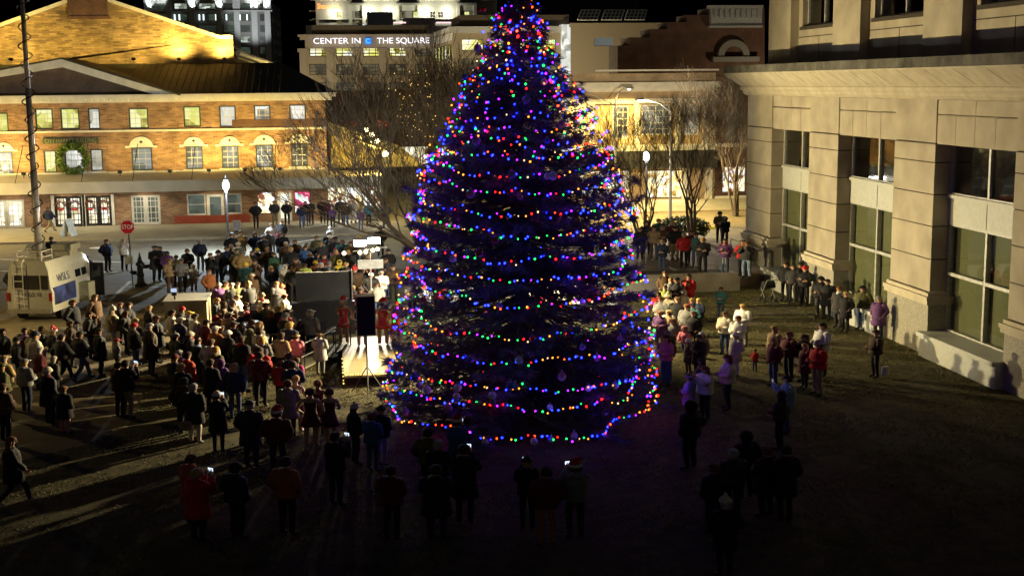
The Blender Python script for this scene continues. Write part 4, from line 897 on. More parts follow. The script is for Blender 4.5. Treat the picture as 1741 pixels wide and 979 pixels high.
lp = tag(MB().build('laptop', M_black), 'open laptop glowing on the mixing desk', 'laptop') if False else None
# ramp with railings
r0 = atz(575, 588, .3); r1 = atz(468, 640, .0)
rp = empty('access_ramp', (r1[0], r1[1], 0), 'metal access ramp with black rails sloping down left from the stage', 'ramp')
d = np.array([r1[0]-r0[0], r1[1]-r0[1], 0]); L = np.linalg.norm(d); d /= L; n_ = np.array([-d[1], d[0], 0])*.55
b = MB(); b.prism([tuple(r0-n_+[0,0,.03]), tuple(r0+n_+[0,0,.03]), tuple(r1+n_+[0,0,.03]), tuple(r1-n_+[0,0,.03])], (0,0,.04)); b.build('deck', mat('ramp_deck', (.30,.28,.2), .5, metal=.3), rp)
for s in (-1, 1):
    b = MB()
    for h in (.5, .95): b.tube(tuple(r0+n_*s+[0,0,h]), tuple(r1+n_*s+[0,0,h]), .02, n=6)
    for k in range(5): q = r0+(r1-r0)*k/4+n_*s; b.tube(tuple(q), tuple(q+[0,0,.95]), .02, n=6)
    b.build('railing', M_black, rp)
# grey equipment box with camera
gb = atz(318, 566); ge = empty('equipment_box', (gb[0], gb[1], 0), 'large plain grey equipment cabinet with flat lid amid the crowd', 'equipment box')
b = MB(); b.box(gb[0]-.85, gb[0]+.85, gb[1]-.1, gb[1]+1.9, .0, 1.30); b.build('cabinet', mat('cabinet_grey', (.16,.145,.095), .7, var=.15), ge)
b = MB(); b.box(gb[0]-.9, gb[0]+.9, gb[1]-.15, gb[1]+1.95, 1.30, 1.37); b.build('lid', mat('cabinet_lid', (.15,.135,.09), .7), ge)
b = MB(); b.box(gb[0]+.15, gb[0]+.7, gb[1]-.12, gb[1]-.101, .85, 1.2); b.build('louvre', mat('louvre', (.10,.10,.07), .6), ge)
vc = tuple(atz(299, 495, 1.6)); vcx, vcy = gb[0]-.45, gb[1]+.3
ve = empty('video_camera', (vcx, vcy, 1.37), 'black video camera with glowing viewfinder on the grey equipment cabinet', 'camera')
b = MB(); b.box(vcx-.1, vcx+.1, vcy-.2, vcy+.25, 1.55, 1.78); b.tube((vcx,vcy+.25,1.67),(vcx,vcy+.42,1.67),.07); b.tube((vcx,vcy,1.37),(vcx,vcy,1.56),.04); b.box(vcx-.16,vcx+.16,vcy-.26,vcy-.2,1.68,1.9); b.build('body', M_black, ve)
b = MB(); b.box(vcx-.12, vcx+.12, vcy-.265, vcy-.261, 1.71, 1.87); b.build('screen', emis('viewfinder', (.5,.6,.8), 1.0), ve)

# ------------------------------------------------------------------ street furniture
def stop_sign():
    p = atz(227, 494); c = aty(217, 386, p[1]); e_ = empty('stop_sign', tuple(p), 'red octagonal STOP sign on a dark post at the road edge', 'stop sign')
    r = .37; b = MB(); b.rings([[(c[0]+r*math.cos(t), p[1]-.04+o, c[2]+r*math.sin(t)) for t in [math.pi/8+k*math.pi/4 for k in range(8)]] for o in (0, .02)]); b.build('back_plate', mat('sign_white', (.6,.6,.55), .4), e_)
    r = .345; b = MB(); b.rings([[(c[0]+r*math.cos(t), p[1]-.05+o, c[2]+r*math.sin(t)) for t in [math.pi/8+k*math.pi/4 for k in range(8)]] for o in (0, .008)]); b.build('face', mat('sign_red', (.42,.015,.02), .35, emit=None), e_)
    text('lettering', 'STOP', .30, (c[0], p[1]-.056, c[2]-.0), (R(90),0,0), mat('sign_letters', (.8,.8,.75), .4), e_, .003, width=.56)
    b = MB(); b.tube((p[0],p[1],0),(c[0]+.01,p[1],c[2]+.3),.035,n=8); b.build('post', M_black, e_)
    q = atz(220,470); b = MB(); b.box(p[0]-.35,p[0]+.05,p[1]-.06,p[1]-.04,1.35,1.75); b.build('notice_plate', mat('notice', (.30,.30,.24), .6), e_)
stop_sign()
def fountain():
    p = atz(240, 487); e_ = empty('drinking_fountain', tuple(p), 'ornate black cast iron drinking fountain beside the stop sign', 'drinking fountain')
    b = MB(); b.lathe([(.32,0),(.32,.12),(.2,.2),(.16,.5),(.2,.62),(.15,.7),(.15,1.05),(.22,1.1),(.22,1.2),(.13,1.3),(.1,1.45),(.04,1.6),(.05,1.66),(.01,1.75)], tuple(p), 14); b.build('pedestal', M_black, e_)
    for s, z in ((1,1.05),(-1,.75)): b = MB(); b.lathe([(.05,-.12),(.16,-.05),(.2,.03),(.2,.05),(.02,.0)], (p[0]+s*.35,p[1],z), 12); b.tube((p[0],p[1],z-.1),(p[0]+s*.35,p[1],z-.1),.04); b.build('basin', M_black, e_)
fountain()
def a_frame():
    p = atz(121, 401, .14); e_ = empty('a_frame_sign', tuple(p), 'white folding pavement sign outside the lit market doors', 'sandwich board')
    for s in (-1, 1):
        b = MB(); b.prism([(p[0]-.3+s*.35-.0, p[1]-.3, .14), (p[0]+s*.35, p[1]+.35, .14), (p[0], p[1]+.35, 1.3), (p[0]-.3, p[1]-.3, 1.3)], (s*.03,0,0)); b.build('board', mat('board_white', (.6,.6,.52), .6, var=.25, scale=4), e_)
a_frame()
def planter_box(px, py, z): pass
p = atz(403, 395, .14); e_ = empty('newspaper_box', tuple(p), 'white newspaper box beside the street lamp post', 'newspaper box')
b = MB(); b.box(p[0]-.25, p[0]+.25, p[1]-.22, p[1]+.22, .3, .95); b.build('case', mat('box_white', (.6,.55,.52), .5), e_); b = MB(); b.box(p[0]-.03, p[0]+.03, p[1]-.05, p[1]+.05, .14, .3); b.box(p[0]-.2,p[0]+.2,p[1]-.2,p[1]+.2,.14,.18); b.build('stand', M_black, e_)
p = atz(1161, 400, 0.0); e_ = empty('fire_hydrant', tuple(p), 'small pale fire hydrant between the bare tree trunks', 'fire hydrant')
b = MB(); b.lathe([(.2,0),(.2,.08),(.13,.1),(.13,.6),(.18,.62),(.18,.68),(.12,.8),(.04,.88),(.04,.95)], tuple(p), 12); b.tube((p[0]-.24,p[1],.5),(p[0]+.24,p[1],.5),.07); b.build('barrel', mat('hydrant_white', (.6,.6,.55), .5), e_)
p = atz(163, 422, 0.0); b = MB(); b.lathe([(.42,0),(.42,.02),(.38,.03)], (p[0],p[1],.006), 20); tag(b.build('manhole_cover', mat('pale_cover', (.55,.53,.45), .5), origin=(p[0],p[1],0)), 'pale round manhole cover in the road', 'manhole cover')

# ------------------------------------------------------------------ satellite van
def van():
    a = atz(4, 548); b_ = atz(103, 548); c = atz(192, 500)
    hd_ = np.array([c[0]-b_[0], c[1]-b_[1]]); 
    ang = R(-14)     # body axis local +Y rotated towards the right
    o = (a+b_)/2; e_ = empty('satellite_van', (o[0], o[1], 0), 'white television satellite van with raised roof, ladder and open side door', 'van', rz=ang, local=True)
    Wd, Lg = 1.05, 5.7
    M_v = mat('van_white', (.42,.41,.34), .35, var=.06); M_vg = mat('van_glass', (.01,.012,.015), .12, spec=.8)
    prof = [(-Wd,.45),(-Wd,1.3),(-Wd+.06,1.5),(-.92,2.25),(-.78,2.65),(.78,2.65),(.92,2.25),(Wd-.06,1.5),(Wd,1.3),(Wd,.45)]
    b = MB(); rr = []
    for y, s, zt in ((0,.97,1.0),(.12,1,1.0),(3.6,1,1.0),(4.1,.98,.90),(4.7,.96,.60),(5.5,.93,.48),(5.7,.85,.42)):
        rr.append([(x*s, y, .45+(z-.45)*zt) for x, z in prof])
    b.rings(rr); b.build('body', M_v, e_, False)
    b = MB(); b.box(-.72,-.02,-.03,.0,1.45,2.05); b.box(.02,.45,-.03,.0,1.45,2.05); b.box(.55,.86,-.03,.0,1.45,2.05); b.build('rear_window', M_vg, e_)
    for s in (-1,1): b = MB(); b.box(s*.95-.07,s*.95+.07,-.04,.02,.95,1.3); b.build('tail_light', mat('tail_red', (.25,.01,.01), .3), e_)
    b = MB(); b.box(-.98,.98,-.18,-.02,.42,.6); b.build('bumper', mat('chrome', (.5,.5,.5), .25, metal=.9), e_)
    b = MB()
    for x in (-.62,-.2): b.tube((x,-.12,.7),(x,-.12,2.6),.022,n=6); b.tube((x,-.12,2.6),(x,.3,2.85),.022,n=6)
    for k in range(6): b.tube((-.62,-.12,.85+k*.32),(-.2,-.12,.85+k*.32),.018,n=6)
    b.build('ladder', M_trim, e_)
    text('rear_lettering', 'WSLS 10', .24, (.1,-.035,1.22), (R(90),0,0), mat('van_lettering', (.03,.03,.08), .5), e_, .003)
    # side
    b = MB(); 
    for y0_, y1_ in ((2.5,3.05),(3.15,3.7)): b.prism([(.965,y0_,1.62),(.965,y1_,1.62),(.90,y1_,2.2),(.90,y0_,2.2)], (.02,0,0))
    b.build('side_window', M_vg, e_)
    b = MB(); b.prism([(1.0,.15,.75),(1.0,2.3,.75),(.985,2.3,1.5),(.985,.15,1.5)], (.065,0,0)); b.build('graphic_panel', mat('blue_graphic', (.05,.07,.25), .4, var=.9, scale=1.2), e_)
    text('side_lettering', 'WSLS', .5, (.99,1.25,1.82), (R(78),0,R(90)), mat('side_letters', (.08,.08,.12), .4), e_, .004)
    b = MB(); b.prism([(1.06,3.8,.6),(1.75,3.72,.6),(1.75,3.72,2.1),(1.06,3.8,2.1)], (0,.06,0)); dr = b.build('open_door', M_black, e_)
    b = MB(); b.box(1.2,1.62,3.70,3.735,1.4,1.95); b.build('door_window', M_vg, dr)
    b = MB(); b.box(1.06,1.5,2.6,3.3,.55,1.35); b.build('equipment_door', mat('pale_door', (.40,.38,.24), .5), e_)
    for y in (1.1, 4.6):
        for s in (-1,1):
            b = MB(); b.tube((s*.75,y,.36),(s*1.02,y,.36),.36,n=20); t_ = b.build('wheel', mat('tyre', (.02,.02,.02), .8), e_)
            b = MB(); b.tube((s*1.02,y,.36),(s*1.035,y,.36),.2,n=14); b.build('rim', mat('chrome', (.5,.5,.5), .25, metal=.9), t_)
    b = MB(); b.tube((.0,.9,2.65),(.0,.9,2.9),.12); b.box(.2,1.1,1.9,2.9,2.9,3.15); b.box(.3,1.0,2.0,2.8,2.65,2.9); b.build('roof_unit', mat('unit_beige', (.40,.38,.26), .5), e_)
    b = MB()
    for (x0,y0_,x1,y1_) in ((-.55,.2,.55,.2),(.55,.2,.55,1.2),(.55,1.2,-.55,1.2),(-.55,1.2,-.55,.2)):
        for z in (2.8,3.05): b.tube((x0,y0_,z),(x1,y1_,z),.02,n=6)
        b.tube((x0,y0_,2.6),(x0,y0_,3.05),.02,n=6)
    b.build('roof_rail', M_trim, e_)
    b = MB(); b.rings([[(-.5+.5*math.cos(t)*r, 1.9+z, 2.95+.32*math.sin(t)*r) for t in np.linspace(0,2*math.pi,14,endpoint=False)] for z, r in ((0,1),(.12,.75),(.18,.3))]); b.build('folded_dish', mat('dish_grey', (.3,.3,.29), .5), e_)
    # telescopic mast through the roof
    loc = Matrix.Rotation(-ang, 2) @ Vector((0,0))
    mp = atz(67, 440, 2.65); dx, dy = mp[0]-o[0], mp[1]-o[1]; lx, ly = dx*math.cos(-ang)-dy*math.sin(-ang), dx*math.sin(-ang)+dy*math.cos(-ang)
    b = MB(); b.tube((lx,ly,2.6),(lx,ly,6.5),.15,.145,12); b.tube((lx,ly,6.5),(lx,ly,10.0),.125,.12,12); b.tube((lx,ly,10),(lx,ly,14.5),.10,.09,12); b.build('telescopic_mast', mat('mast_grey', (.40,.37,.36), .4, metal=.3), e_, True)
    b = MB(); b.path([(lx+math.cos(t)*(.25+.04*math.sin(t*.37)), ly+math.sin(t)*.25, 2.7+t*.125) for t in np.arange(0, 92, .35)], .028, 5); b.build('coiled_cable', M_black, e_)
van()

# ------------------------------------------------------------------ the Christmas tree
TC = np.array([5.75, 38.0]); TZT = 12.55
_zr = np.array([(-.1,4.0),(.6,4.0),(1.9,3.95),(2.6,3.85),(3.7,3.65),(4.6,3.45),(5.5,3.3),(6.4,3.2),(7.3,2.9),(8.1,2.5),(9.0,2.05),(9.9,1.65),(10.75,1.12),(11.6,.80),(12.2,.45),(12.6,.1)])
def prof(z): return np.interp(z, _zr[:,0], _zr[:,1])
xt = empty('christmas_tree', (TC[0], TC[1], 0), 'towering spruce Christmas tree wrapped in coloured lights on the lawn', 'christmas tree')
M_need = [mat('spruce_needles', (.085,.105,.095), .75, var=.5, scale=1.2), mat('spruce_tips', (.11,.14,.12), .75, var=.4, scale=2)]
b = MB(); zz = np.linspace(0, TZT, 12)
for a_, c_ in zip(zz, zz[1:]): b.tube((TC[0],TC[1],a_),(TC[0],TC[1],c_), .24*(1-a_/TZT)+.02, .24*(1-c_/TZT)+.02, 10)
b.build('trunk', M_bark, xt)
tris = []; mids = []; bb_ = MB(); ga = 0.0; z = .25; k = 0
def blob_noise(a, z): return math.sin(3*a+z*1.7)*.5+math.sin(5*a-z*2.9+1)*.5
while z < TZT-.15:
    rr_ = prof(z); nb = max(4, int(6+rr_*3.2))
    for i in range(nb):
        a = ga+2*math.pi*i/nb+rng.normal(0, .12); ga += .7
        zb = z+rng.uniform(-.12, .12); L = rr_*float(np.clip(rng.normal(.95, .085), .7, 1.12))*(1+.10*blob_noise(a, zb*.9))
        if rng.random() < .06: L *= 1.14
        ca, sa = math.cos(a), math.sin(a)
        rise = .16*L*(0.2 if z < 5 else 0.7) ; zb0 = zb+.12*L-(.1 if z > 1 else 0)
        def bp(t): return np.array([TC[0]+ca*L*t, TC[1]+sa*L*t, zb0-.20*L*math.sin(t*2.2)*.9+rise*t*t])
        pts = [bp(t) for t in (0,.33,.66,1)]; bb_.path([tuple(p) for p in pts], [.035*L/4+.01,.025*L/4+.008,.014,.006], 4)
        ns = int(10+L*14)
        if 2.5 < zb < 3.9: ns = int(ns*.45)
        elif zb > 7.5: ns = int(ns*.85)
        t = 1-rng.random(ns)**1.35*.88; t = np.clip(t, .1, 1)
        side = rng.choice([-1, 1], ns); off = rng.uniform(0, 1, ns)*(.16+.34*(1-t))*min(1, L/2)*1.2
        P = np.array([bp(x) for x in t]); perp = np.array([-sa, ca, 0]); outd = np.array([ca, sa, 0])
        P = P+perp*(side*off)[:,None]+outd*(off*.5)[:,None]; P[:,2] -= off*.25+rng.uniform(0,.08,ns)
        nn_ = 9
        base = np.repeat(P, nn_, 0); n = len(base); sd = np.repeat(side, nn_)
        d = outd*rng.uniform(.3,1,n)[:,None]+perp*(sd*rng.uniform(.0,1.0,n))[:,None]; d += rng.normal(0,.38,(n,3)); d[:,2] -= .18; d /= np.linalg.norm(d,axis=1)[:,None]
        ln = rng.uniform(.10,.26,n); w = np.cross(d, rng.normal(0,1,(n,3))); w /= np.linalg.norm(w,axis=1)[:,None]; w *= rng.uniform(.010,.020,n)[:,None]
        base = base+rng.normal(0,.035,(n,3))
        tris.append(np.stack([base-w, base+w, base+d*ln[:,None]], 1)); mids.append((np.repeat(t, nn_) > .86).astype(np.int32))
    z += .30 if z < 9 else .24; k += 1
bb_.build('branches', M_bark, xt)
tris = np.concatenate(tris); mids = np.concatenate(mids)
ok = tris[:,:,2].min(1) > .05
tri_mesh('needles', tris[ok], M_need, xt, off=(TC[0],TC[1],0), mids=mids[ok])
# light strands wound round the tree
ccyc = ['blue','red','amber','blue','purple','green','orange','blue','warm','purple','red','blue','amber','blue','green','blue']
rows_y = [749, 698, 668, 612, 570, 522, 478, 442, 405, 366, 328, 298, 268, 240, 212, 188, 164, 141, 118, 96, 75, 54, 35, 17]
ordn = ['lowest','second','third','fourth','fifth','sixth','seventh','eighth','ninth','tenth','eleventh','twelfth','thirteenth','fourteenth','fifteenth','sixteenth','seventeenth','eighteenth','nineteenth','twentieth','twenty-first','twenty-second','twenty-third','twenty-fourth','twenty-fifth','topmost']; ordn[23] = 'topmost'
nbulb = 0
for k, py in enumerate(rows_y):
    zz_ = 5.
    for _ in range(8): rr_ = prof(zz_); zz_ = aty(872, py, TC[1]-rr_)[2]
    zz_ = max(.45, zz_); rr_ = prof(zz_)
    N = 72; ph = rng.uniform(0, 6.28); pts = []; tl_, tp_ = rng.uniform(.008, .026), rng.uniform(0, 6.28); f1, f2, f3 = rng.uniform(0, 6.28, 3)
    for i in range(N+1):
        a = 2*math.pi*i/N+ph
        lump = rr_*tl_*math.sin(a+tp_)+.06*math.sin(3*a+f1)+.05*math.sin(8*a+f2)+.035*math.sin(19*a+f3)-.09*abs(math.sin((4+k%3)*a+f2))
        up_ = 1.0 if zz_ > 8 else .7
        r_ = prof(zz_)*(1.0+.05*math.sin(4*a+f1)+.045*math.sin(9*a+f3)-.02)
        flank = .42*math.cos(a)**2*(1 if 3 < zz_ < 7.6 else .45 if zz_ <= 3 else .2)
        pts.append((TC[0]+r_*math.cos(a), TC[1]+r_*math.sin(a), zz_+flank+lump*up_*(1.9 if zz_ > 8 else 1.1)))
    if rr_ > 2.0:
        near_ = [p_ for p_ in pts if p_[1] < TC[1]+.35]; far_ = [p_ for p_ in pts if p_[1] >= TC[1]+.15]
        i0 = next(i for i in range(N) if not pts[i][1] < TC[1]+.35) if pts[0][1] < TC[1]+.35 else 0
        rot = pts[i0:-1]+pts[:i0]; near_ = [p_ for p_ in rot if p_[1] < TC[1]+.35]; k0 = rot.index(near_[0]); far_ = rot[:k0+1] if k0 else [p_ for p_ in rot if p_[1] >= TC[1]+.35]
        parts_ = [('front half of the', near_, .172), ('back half of the', far_, .40)]
    else: parts_ = [('', pts, .235 if zz_ < 9.5 else .30)]
    for pre, q_, sp_ in parts_:
        L_ = sum(math.dist(u_, v_) for u_, v_ in zip(q_, q_[1:])); nb = int(min(100, max(14, L_/sp_))); nbulb += nb
        cs_ = [ccyc[(i*5+k*3+int(rng.integers(0,3))) % len(ccyc)] for i in range(nb)]
        garland('string_lights', f'{pre} {ordn[k]} ring of coloured lights up from the lawn'.strip() if pre else f'{ordn[k]} ring of coloured lights counted up from the lawn', 'light strings round the Christmas tree', q_, nb, cs_, .026, jitter=.032 if zz_ < 8 else .09)
# vertical joining strands on the left flank and right flank, and loose loops
for j, (a0, z0, z1, lab) in enumerate(((math.pi*1.02, 2.9, 5.2, 'vertical run of coloured lights on the left flank of the tree'), (-.12, 1.2, 3.4, 'vertical run of coloured lights on the lower right flank of the tree'), (-.35, .4, 1.2, 'short bundled loop of lights at the lowest right edge of the tree'), (math.pi*1.06, 6.5, 8.3, 'slanting light strand on the upper left flank of the tree'), (-.3, 5.6, 7.4, 'slanting light strand on the upper right flank of the tree'), (-1.9, 9.6, 11.8, 'loose light strand zigzagging down the narrow top of the tree'), (-1.1, 9.4, 11.9, 'loose light strand down the right side of the narrow tree top'))):
    pts = [(TC[0]+(prof(q)+.06)*math.cos(a0+.1*math.sin(q*4)), TC[1]+(prof(q)+.06)*math.sin(a0+.1*math.sin(q*4)), q) for q in np.linspace(z0, z1, 14)]
    nb = int((z1-z0)/.13); garland('string_lights', lab, 'light strings round the Christmas tree', pts, nb, [ccyc[(i*5+j) % len(ccyc)] for i in range(nb)], .034, jitter=.07)
# glass ornaments
M_orn = [mat('frosted_white_glass', (.75,.75,.80), .15, var=.05, spec=.8), mat('violet_glass', (.28,.20,.42), .12, spec=.9), mat('red_glass', (.35,.03,.04), .12, spec=.9), mat('blue_glass', (.05,.12,.45), .12, spec=.9), mat('pink_glass', (.5,.22,.28), .15, spec=.8)]
ocol = ['white', 'violet', 'red', 'blue', 'pink']; obm = {}
opos = [(778,659,0),(712,655,1),(726,662,0),(776,674,0),(837,672,0),(838,683,1),(935,692,0),(762,694,4),(882,612,0),(884,335,4),(870,297,1),(955,212,1),(895,170,1),(960,150,3),(825,758,0),(908,758,0),(937,757,1),(976,755,1),(706,640,3),(1062,646,1),(1046,655,0),(1054,575,1),(1015,608,4),(815,430,2),(770,440,0),(842,408,2),(990,513,0),(1078,467,0),(1060,560,3),(955,640,4),(690,700,1),(1000,660,0),(720,510,2),(905,575,2),(850,520,3),(1010,470,2),(700,592,4),(990,590,1),(800,610,3),(760,565,2),(1030,700,0),(868,655,3),(930,300,0),(940,299,0),(800,330,4),(1000,340,2),(810,240,1),(930,240,3),(790,132,3),(900,60,2),(812,82,1),(925,140,0)]
cnt = {}
for i, (px, py, ci) in enumerate(opos):
    zz_ = 5.
    for _ in range(10):
        rr_ = prof(max(.3,zz_)); x = aty(px, py, TC[1])[0]-TC[0]; dy = math.sqrt(max(.05, rr_*rr_-min(abs(x), rr_*.98)**2)); zz_ = aty(px, py, TC[1]-dy*.98)[2]
    p = aty(px, py, TC[1]-dy*.98-.06); p[2] = max(.3, p[2])
    if ci not in obm:
        q = MB(); q.ball((0,0,0), .105, 14, 9); o_ = q.build('glass_ball', M_orn[ci]); o_.data.polygons.foreach_set('use_smooth', [True]*len(o_.data.polygons)); obm[ci] = (o_.data,); bpy.data.objects.remove(o_)
        q = MB(); q.tube((0,0,.1),(0,0,.15),.025,n=8); o_ = q.build('cap', M_pole); obm[ci] += (o_.data,); bpy.data.objects.remove(o_)
    near = min(range(len(rows_y)), key=lambda r: abs(rows_y[r]-py)); side = 'left edge' if px < 740 else 'left half' if px < 860 else 'right half' if px < 1010 else 'right edge'
    key = f'{ocol[ci]} glass ball ornament on the {side} of the tree near the {ordn[near]} light ring'
    cnt[key] = cnt.get(key, 0)+1
    if cnt[key] > 1: key = f'{ocol[ci]} glass ball beside its twin, {side} of tree by {ordn[near]} light ring'
    e_ = empty('ornament', tuple(p), key, 'ornament', 'glass ball ornaments on the tree')
    s_ = rng.uniform(.8, 1.25); e_.scale = (s_, s_, s_)
    for nm, me in (('glass_ball', obm[ci][0]), ('cap', obm[ci][1])): o_ = bpy.data.objects.new(nm, me); COL.objects.link(o_); o_.parent = e_
# twig with a red bow at the tip of the upper left
p = aty(819, 18, TC[1]); e_ = empty('red_bow', tuple(p), 'small red bow tied to a twig left of the tree top', 'bow'); e_['_local'] = 1
b = MB(); b.ball((-.06,0,.02), .07, 8, 5); b.ball((.06,0,.03), .07, 8, 5); b.ball((0,-.03,0), .035, 6, 4); b.build('loops', mat('red_ribbon', (.5,.02,.02), .5), e_)
b = MB(); b.path([(0,0,0),(.3,0,-.35),(.9,0,-.75)], .012, 5); b.build('twig', M_bark, e_)

# ------------------------------------------------------------------ bare trees
def bare_tree(name, label, base, h, nstem, spread, seed, levels=5, r0=.12, lean=(0,0), group='bare street trees', wide=.5, rmin=.010):
    rg = np.random.default_rng(seed); e_ = empty(name, tuple(base), label, 'tree', group)
    tr, cr = MB(), MB(); leaves = []
    def grow(p, d, L, r, lv):
        n = 3; q = p.copy(); dd = d.copy(); pts = [tuple(q)]; rs = [r]
        for i in range(n):
            dd = dd+rg.normal(0, .10, 3); dd[2] += .05; dd /= np.linalg.norm(dd); q = q+dd*L/n; pts.append(tuple(q)); rs.append(max(rmin*.9, r*(1-.30*(i+1)/n)))
        (tr if lv >= levels-1 else cr).path(pts, rs, 6 if lv >= levels-1 else (4 if lv > 1 else 3))
        if lv == 0:
            leaves.append(q); return
        kids = 2 if rg.random() < .35 else 3
        for k in range(kids):
            a = rg.uniform(0, 6.28); s = rg.uniform(.25, .62)*wide/.5; ax = np.array([math.cos(a), math.sin(a), rg.uniform(-.2,.5)])
            nd = dd+ax*s; nd /= np.linalg.norm(nd); grow(q, nd, L*rg.uniform(.74,.92), max(rmin, rs[-1]*.74), lv-1)
        if rg.random() < .6:
            mp_ = np.array(pts[2]); a = rg.uniform(0, 6.28); nd = dd+np.array([math.cos(a), math.sin(a), .2])*.8; nd /= np.linalg.norm(nd); grow(mp_, nd, L*.5, rs[-1]*.5, max(0, lv-2))
    for i in range(nstem):
        a = 2*math.pi*i/nstem+rg.uniform(-.3,.3); d = np.array([math.cos(a)*spread+lean[0], math.sin(a)*spread+lean[1], 1.0]); d /= np.linalg.norm(d)
        grow(np.array(base, float)+np.array([math.cos(a)*.12, math.sin(a)*.12, 0]), d, h*.27, r0*rg.uniform(.8,1.1), levels)
    tr.build('trunk', M_bark, e_); cr.build('crown', M_bark, e_)
    return e_, leaves
bt, lv_ = bare_tree('bare_tree', 'large wide spreading bare tree behind the Christmas tree, left side', atz(722, 436), 10.4, 12, 1.0, 11, 6, .15, lean=(-.50, 0), wide=.55, rmin=.012)
bt2, _ = bare_tree('bare_tree', 'bare multi stemmed tree on the terrace, nearest the Christmas tree', atz(1092, 412, TZ), 6.6, 6, .42, 5, 6, .08, rmin=.006)
bt3, _ = bare_tree('bare_tree', 'bare multi stemmed tree with thick trunk behind the crowd on the terrace', atz(1178, 404, TZ), 7.4, 4, .25, 9, 6, .12, wide=.45, rmin=.006)
bt4, _ = bare_tree('bare_tree', 'tall bare tree half hidden by the corner of the sandstone building', (30.5, 93.5, 0), 9.5, 4, .3, 21, 6, .13, wide=.5)
bt5, _ = bare_tree('bare_tree', 'slim bare tree far down the side plaza by the arts centre', (11.0, 118.0, 0), 10.5, 5, .35, 33, 6, .12)
# fairy lights wound in the wide bare tree
lv_ = np.array(lv_)
for j, px in enumerate((678, 692, 705, 722, 735)):
    pts = [tuple(aty(px+5*math.sin(q*1.3+j), 232-q*21, 74+.5*math.cos(q))) for q in range(6)]
    garland('string_lights', f'gold fairy light string in the wide bare tree, {["leftmost","second from left","middle","second from right","rightmost"][j]} of five', 'gold fairy lights in the bare tree', pts, 13, ['gold']*13, .026, jitter=.22)

# ------------------------------------------------------------------ people
M_skin = [mat('skin_light', (.50,.31,.21), .6, var=.06), mat('skin_tan', (.36,.21,.13), .6, var=.06), mat('skin_brown', (.16,.08,.045), .6, var=.06)]
M_shoe = mat('shoe_dark', (.03,.025,.02), .6); M_shoew = mat('shoe_pale', (.45,.43,.38), .6)
FAB = {'black':(.012,.012,.014),'charcoal':(.035,.035,.038),'grey':(.16,.16,.16),'light grey':(.34,.34,.33),'navy':(.014,.02,.05),'blue':(.04,.10,.28),'pale blue':(.25,.36,.62),
 'denim':(.06,.09,.17),'light denim':(.18,.24,.34),'maroon':(.10,.015,.022),'red':(.48,.02,.02),'orange red':(.45,.06,.02),'coral':(.42,.09,.06),'brown':(.09,.05,.025),'tan':(.30,.21,.11),'camel':(.36,.24,.09),'khaki':(.27,.22,.12),
 'olive':(.10,.10,.04),'green':(.04,.11,.06),'cream':(.62,.57,.42),'white':(.70,.69,.64),'pink':(.62,.18,.24),'magenta':(.50,.03,.20),'purple':(.12,.05,.16),'lavender':(.36,.30,.62),'yellow':(.65,.50,.04),
 'lime':(.42,.50,.10),'rust':(.30,.10,.03),'plaid red':(.22,.03,.025),'teal':(.05,.16,.18),'dark brown':(.045,.025,.014),'blonde':(.42,.28,.09),'auburn':(.16,.06,.02),'grey hair':(.33,.32,.30),'sequin red':(.45,.012,.02),'skin':None}
def fab(c, pos=None):
    if c == 'plaid red':
        if 'fabric_plaid' in MATS: return MATS['fabric_plaid']
        m = brick('fabric_plaid', (.30,.02,.02), (.05,.01,.012), (.01,.008,.01), bw=.10, bh=.09); return m
    if c == 'sequin red': return mat('fabric_sequin', FAB[c], .25, var=.9, scale=45, spec=.9)
    return mat('fabric_'+c.replace(' ', '_'), FAB[c], .85, var=.22, scale=7)
def skin_mesh(name, verts, edges, rad, subdiv=1, root=0):
    me = bpy.data.meshes.new(name); me.from_pydata([tuple(v) for v in verts], edges, [])
    o = bpy.data.objects.new(name, me); COL.objects.link(o)
    sk = o.modifiers.new('s', 'SKIN'); sk.use_smooth_shade = True
    for i, r in enumerate(rad):
        d = me.skin_vertices[0].data[i]; d.radius = (r, r) if not hasattr(r, '__len__') else r; d.use_root = (i == root)
    ss_ = o.modifiers.new('u', 'SUBSURF'); ss_.levels = subdiv; ss_.render_levels = subdiv
    dg = bpy.context.evaluated_depsgraph_get(); dg.update()
    r = bpy.data.meshes.new_from_object(o.evaluated_get(dg)); bpy.data.objects.remove(o); bpy.data.meshes.remove(me)
    r.name = name; return r
def V(*a): return np.array(a, float)
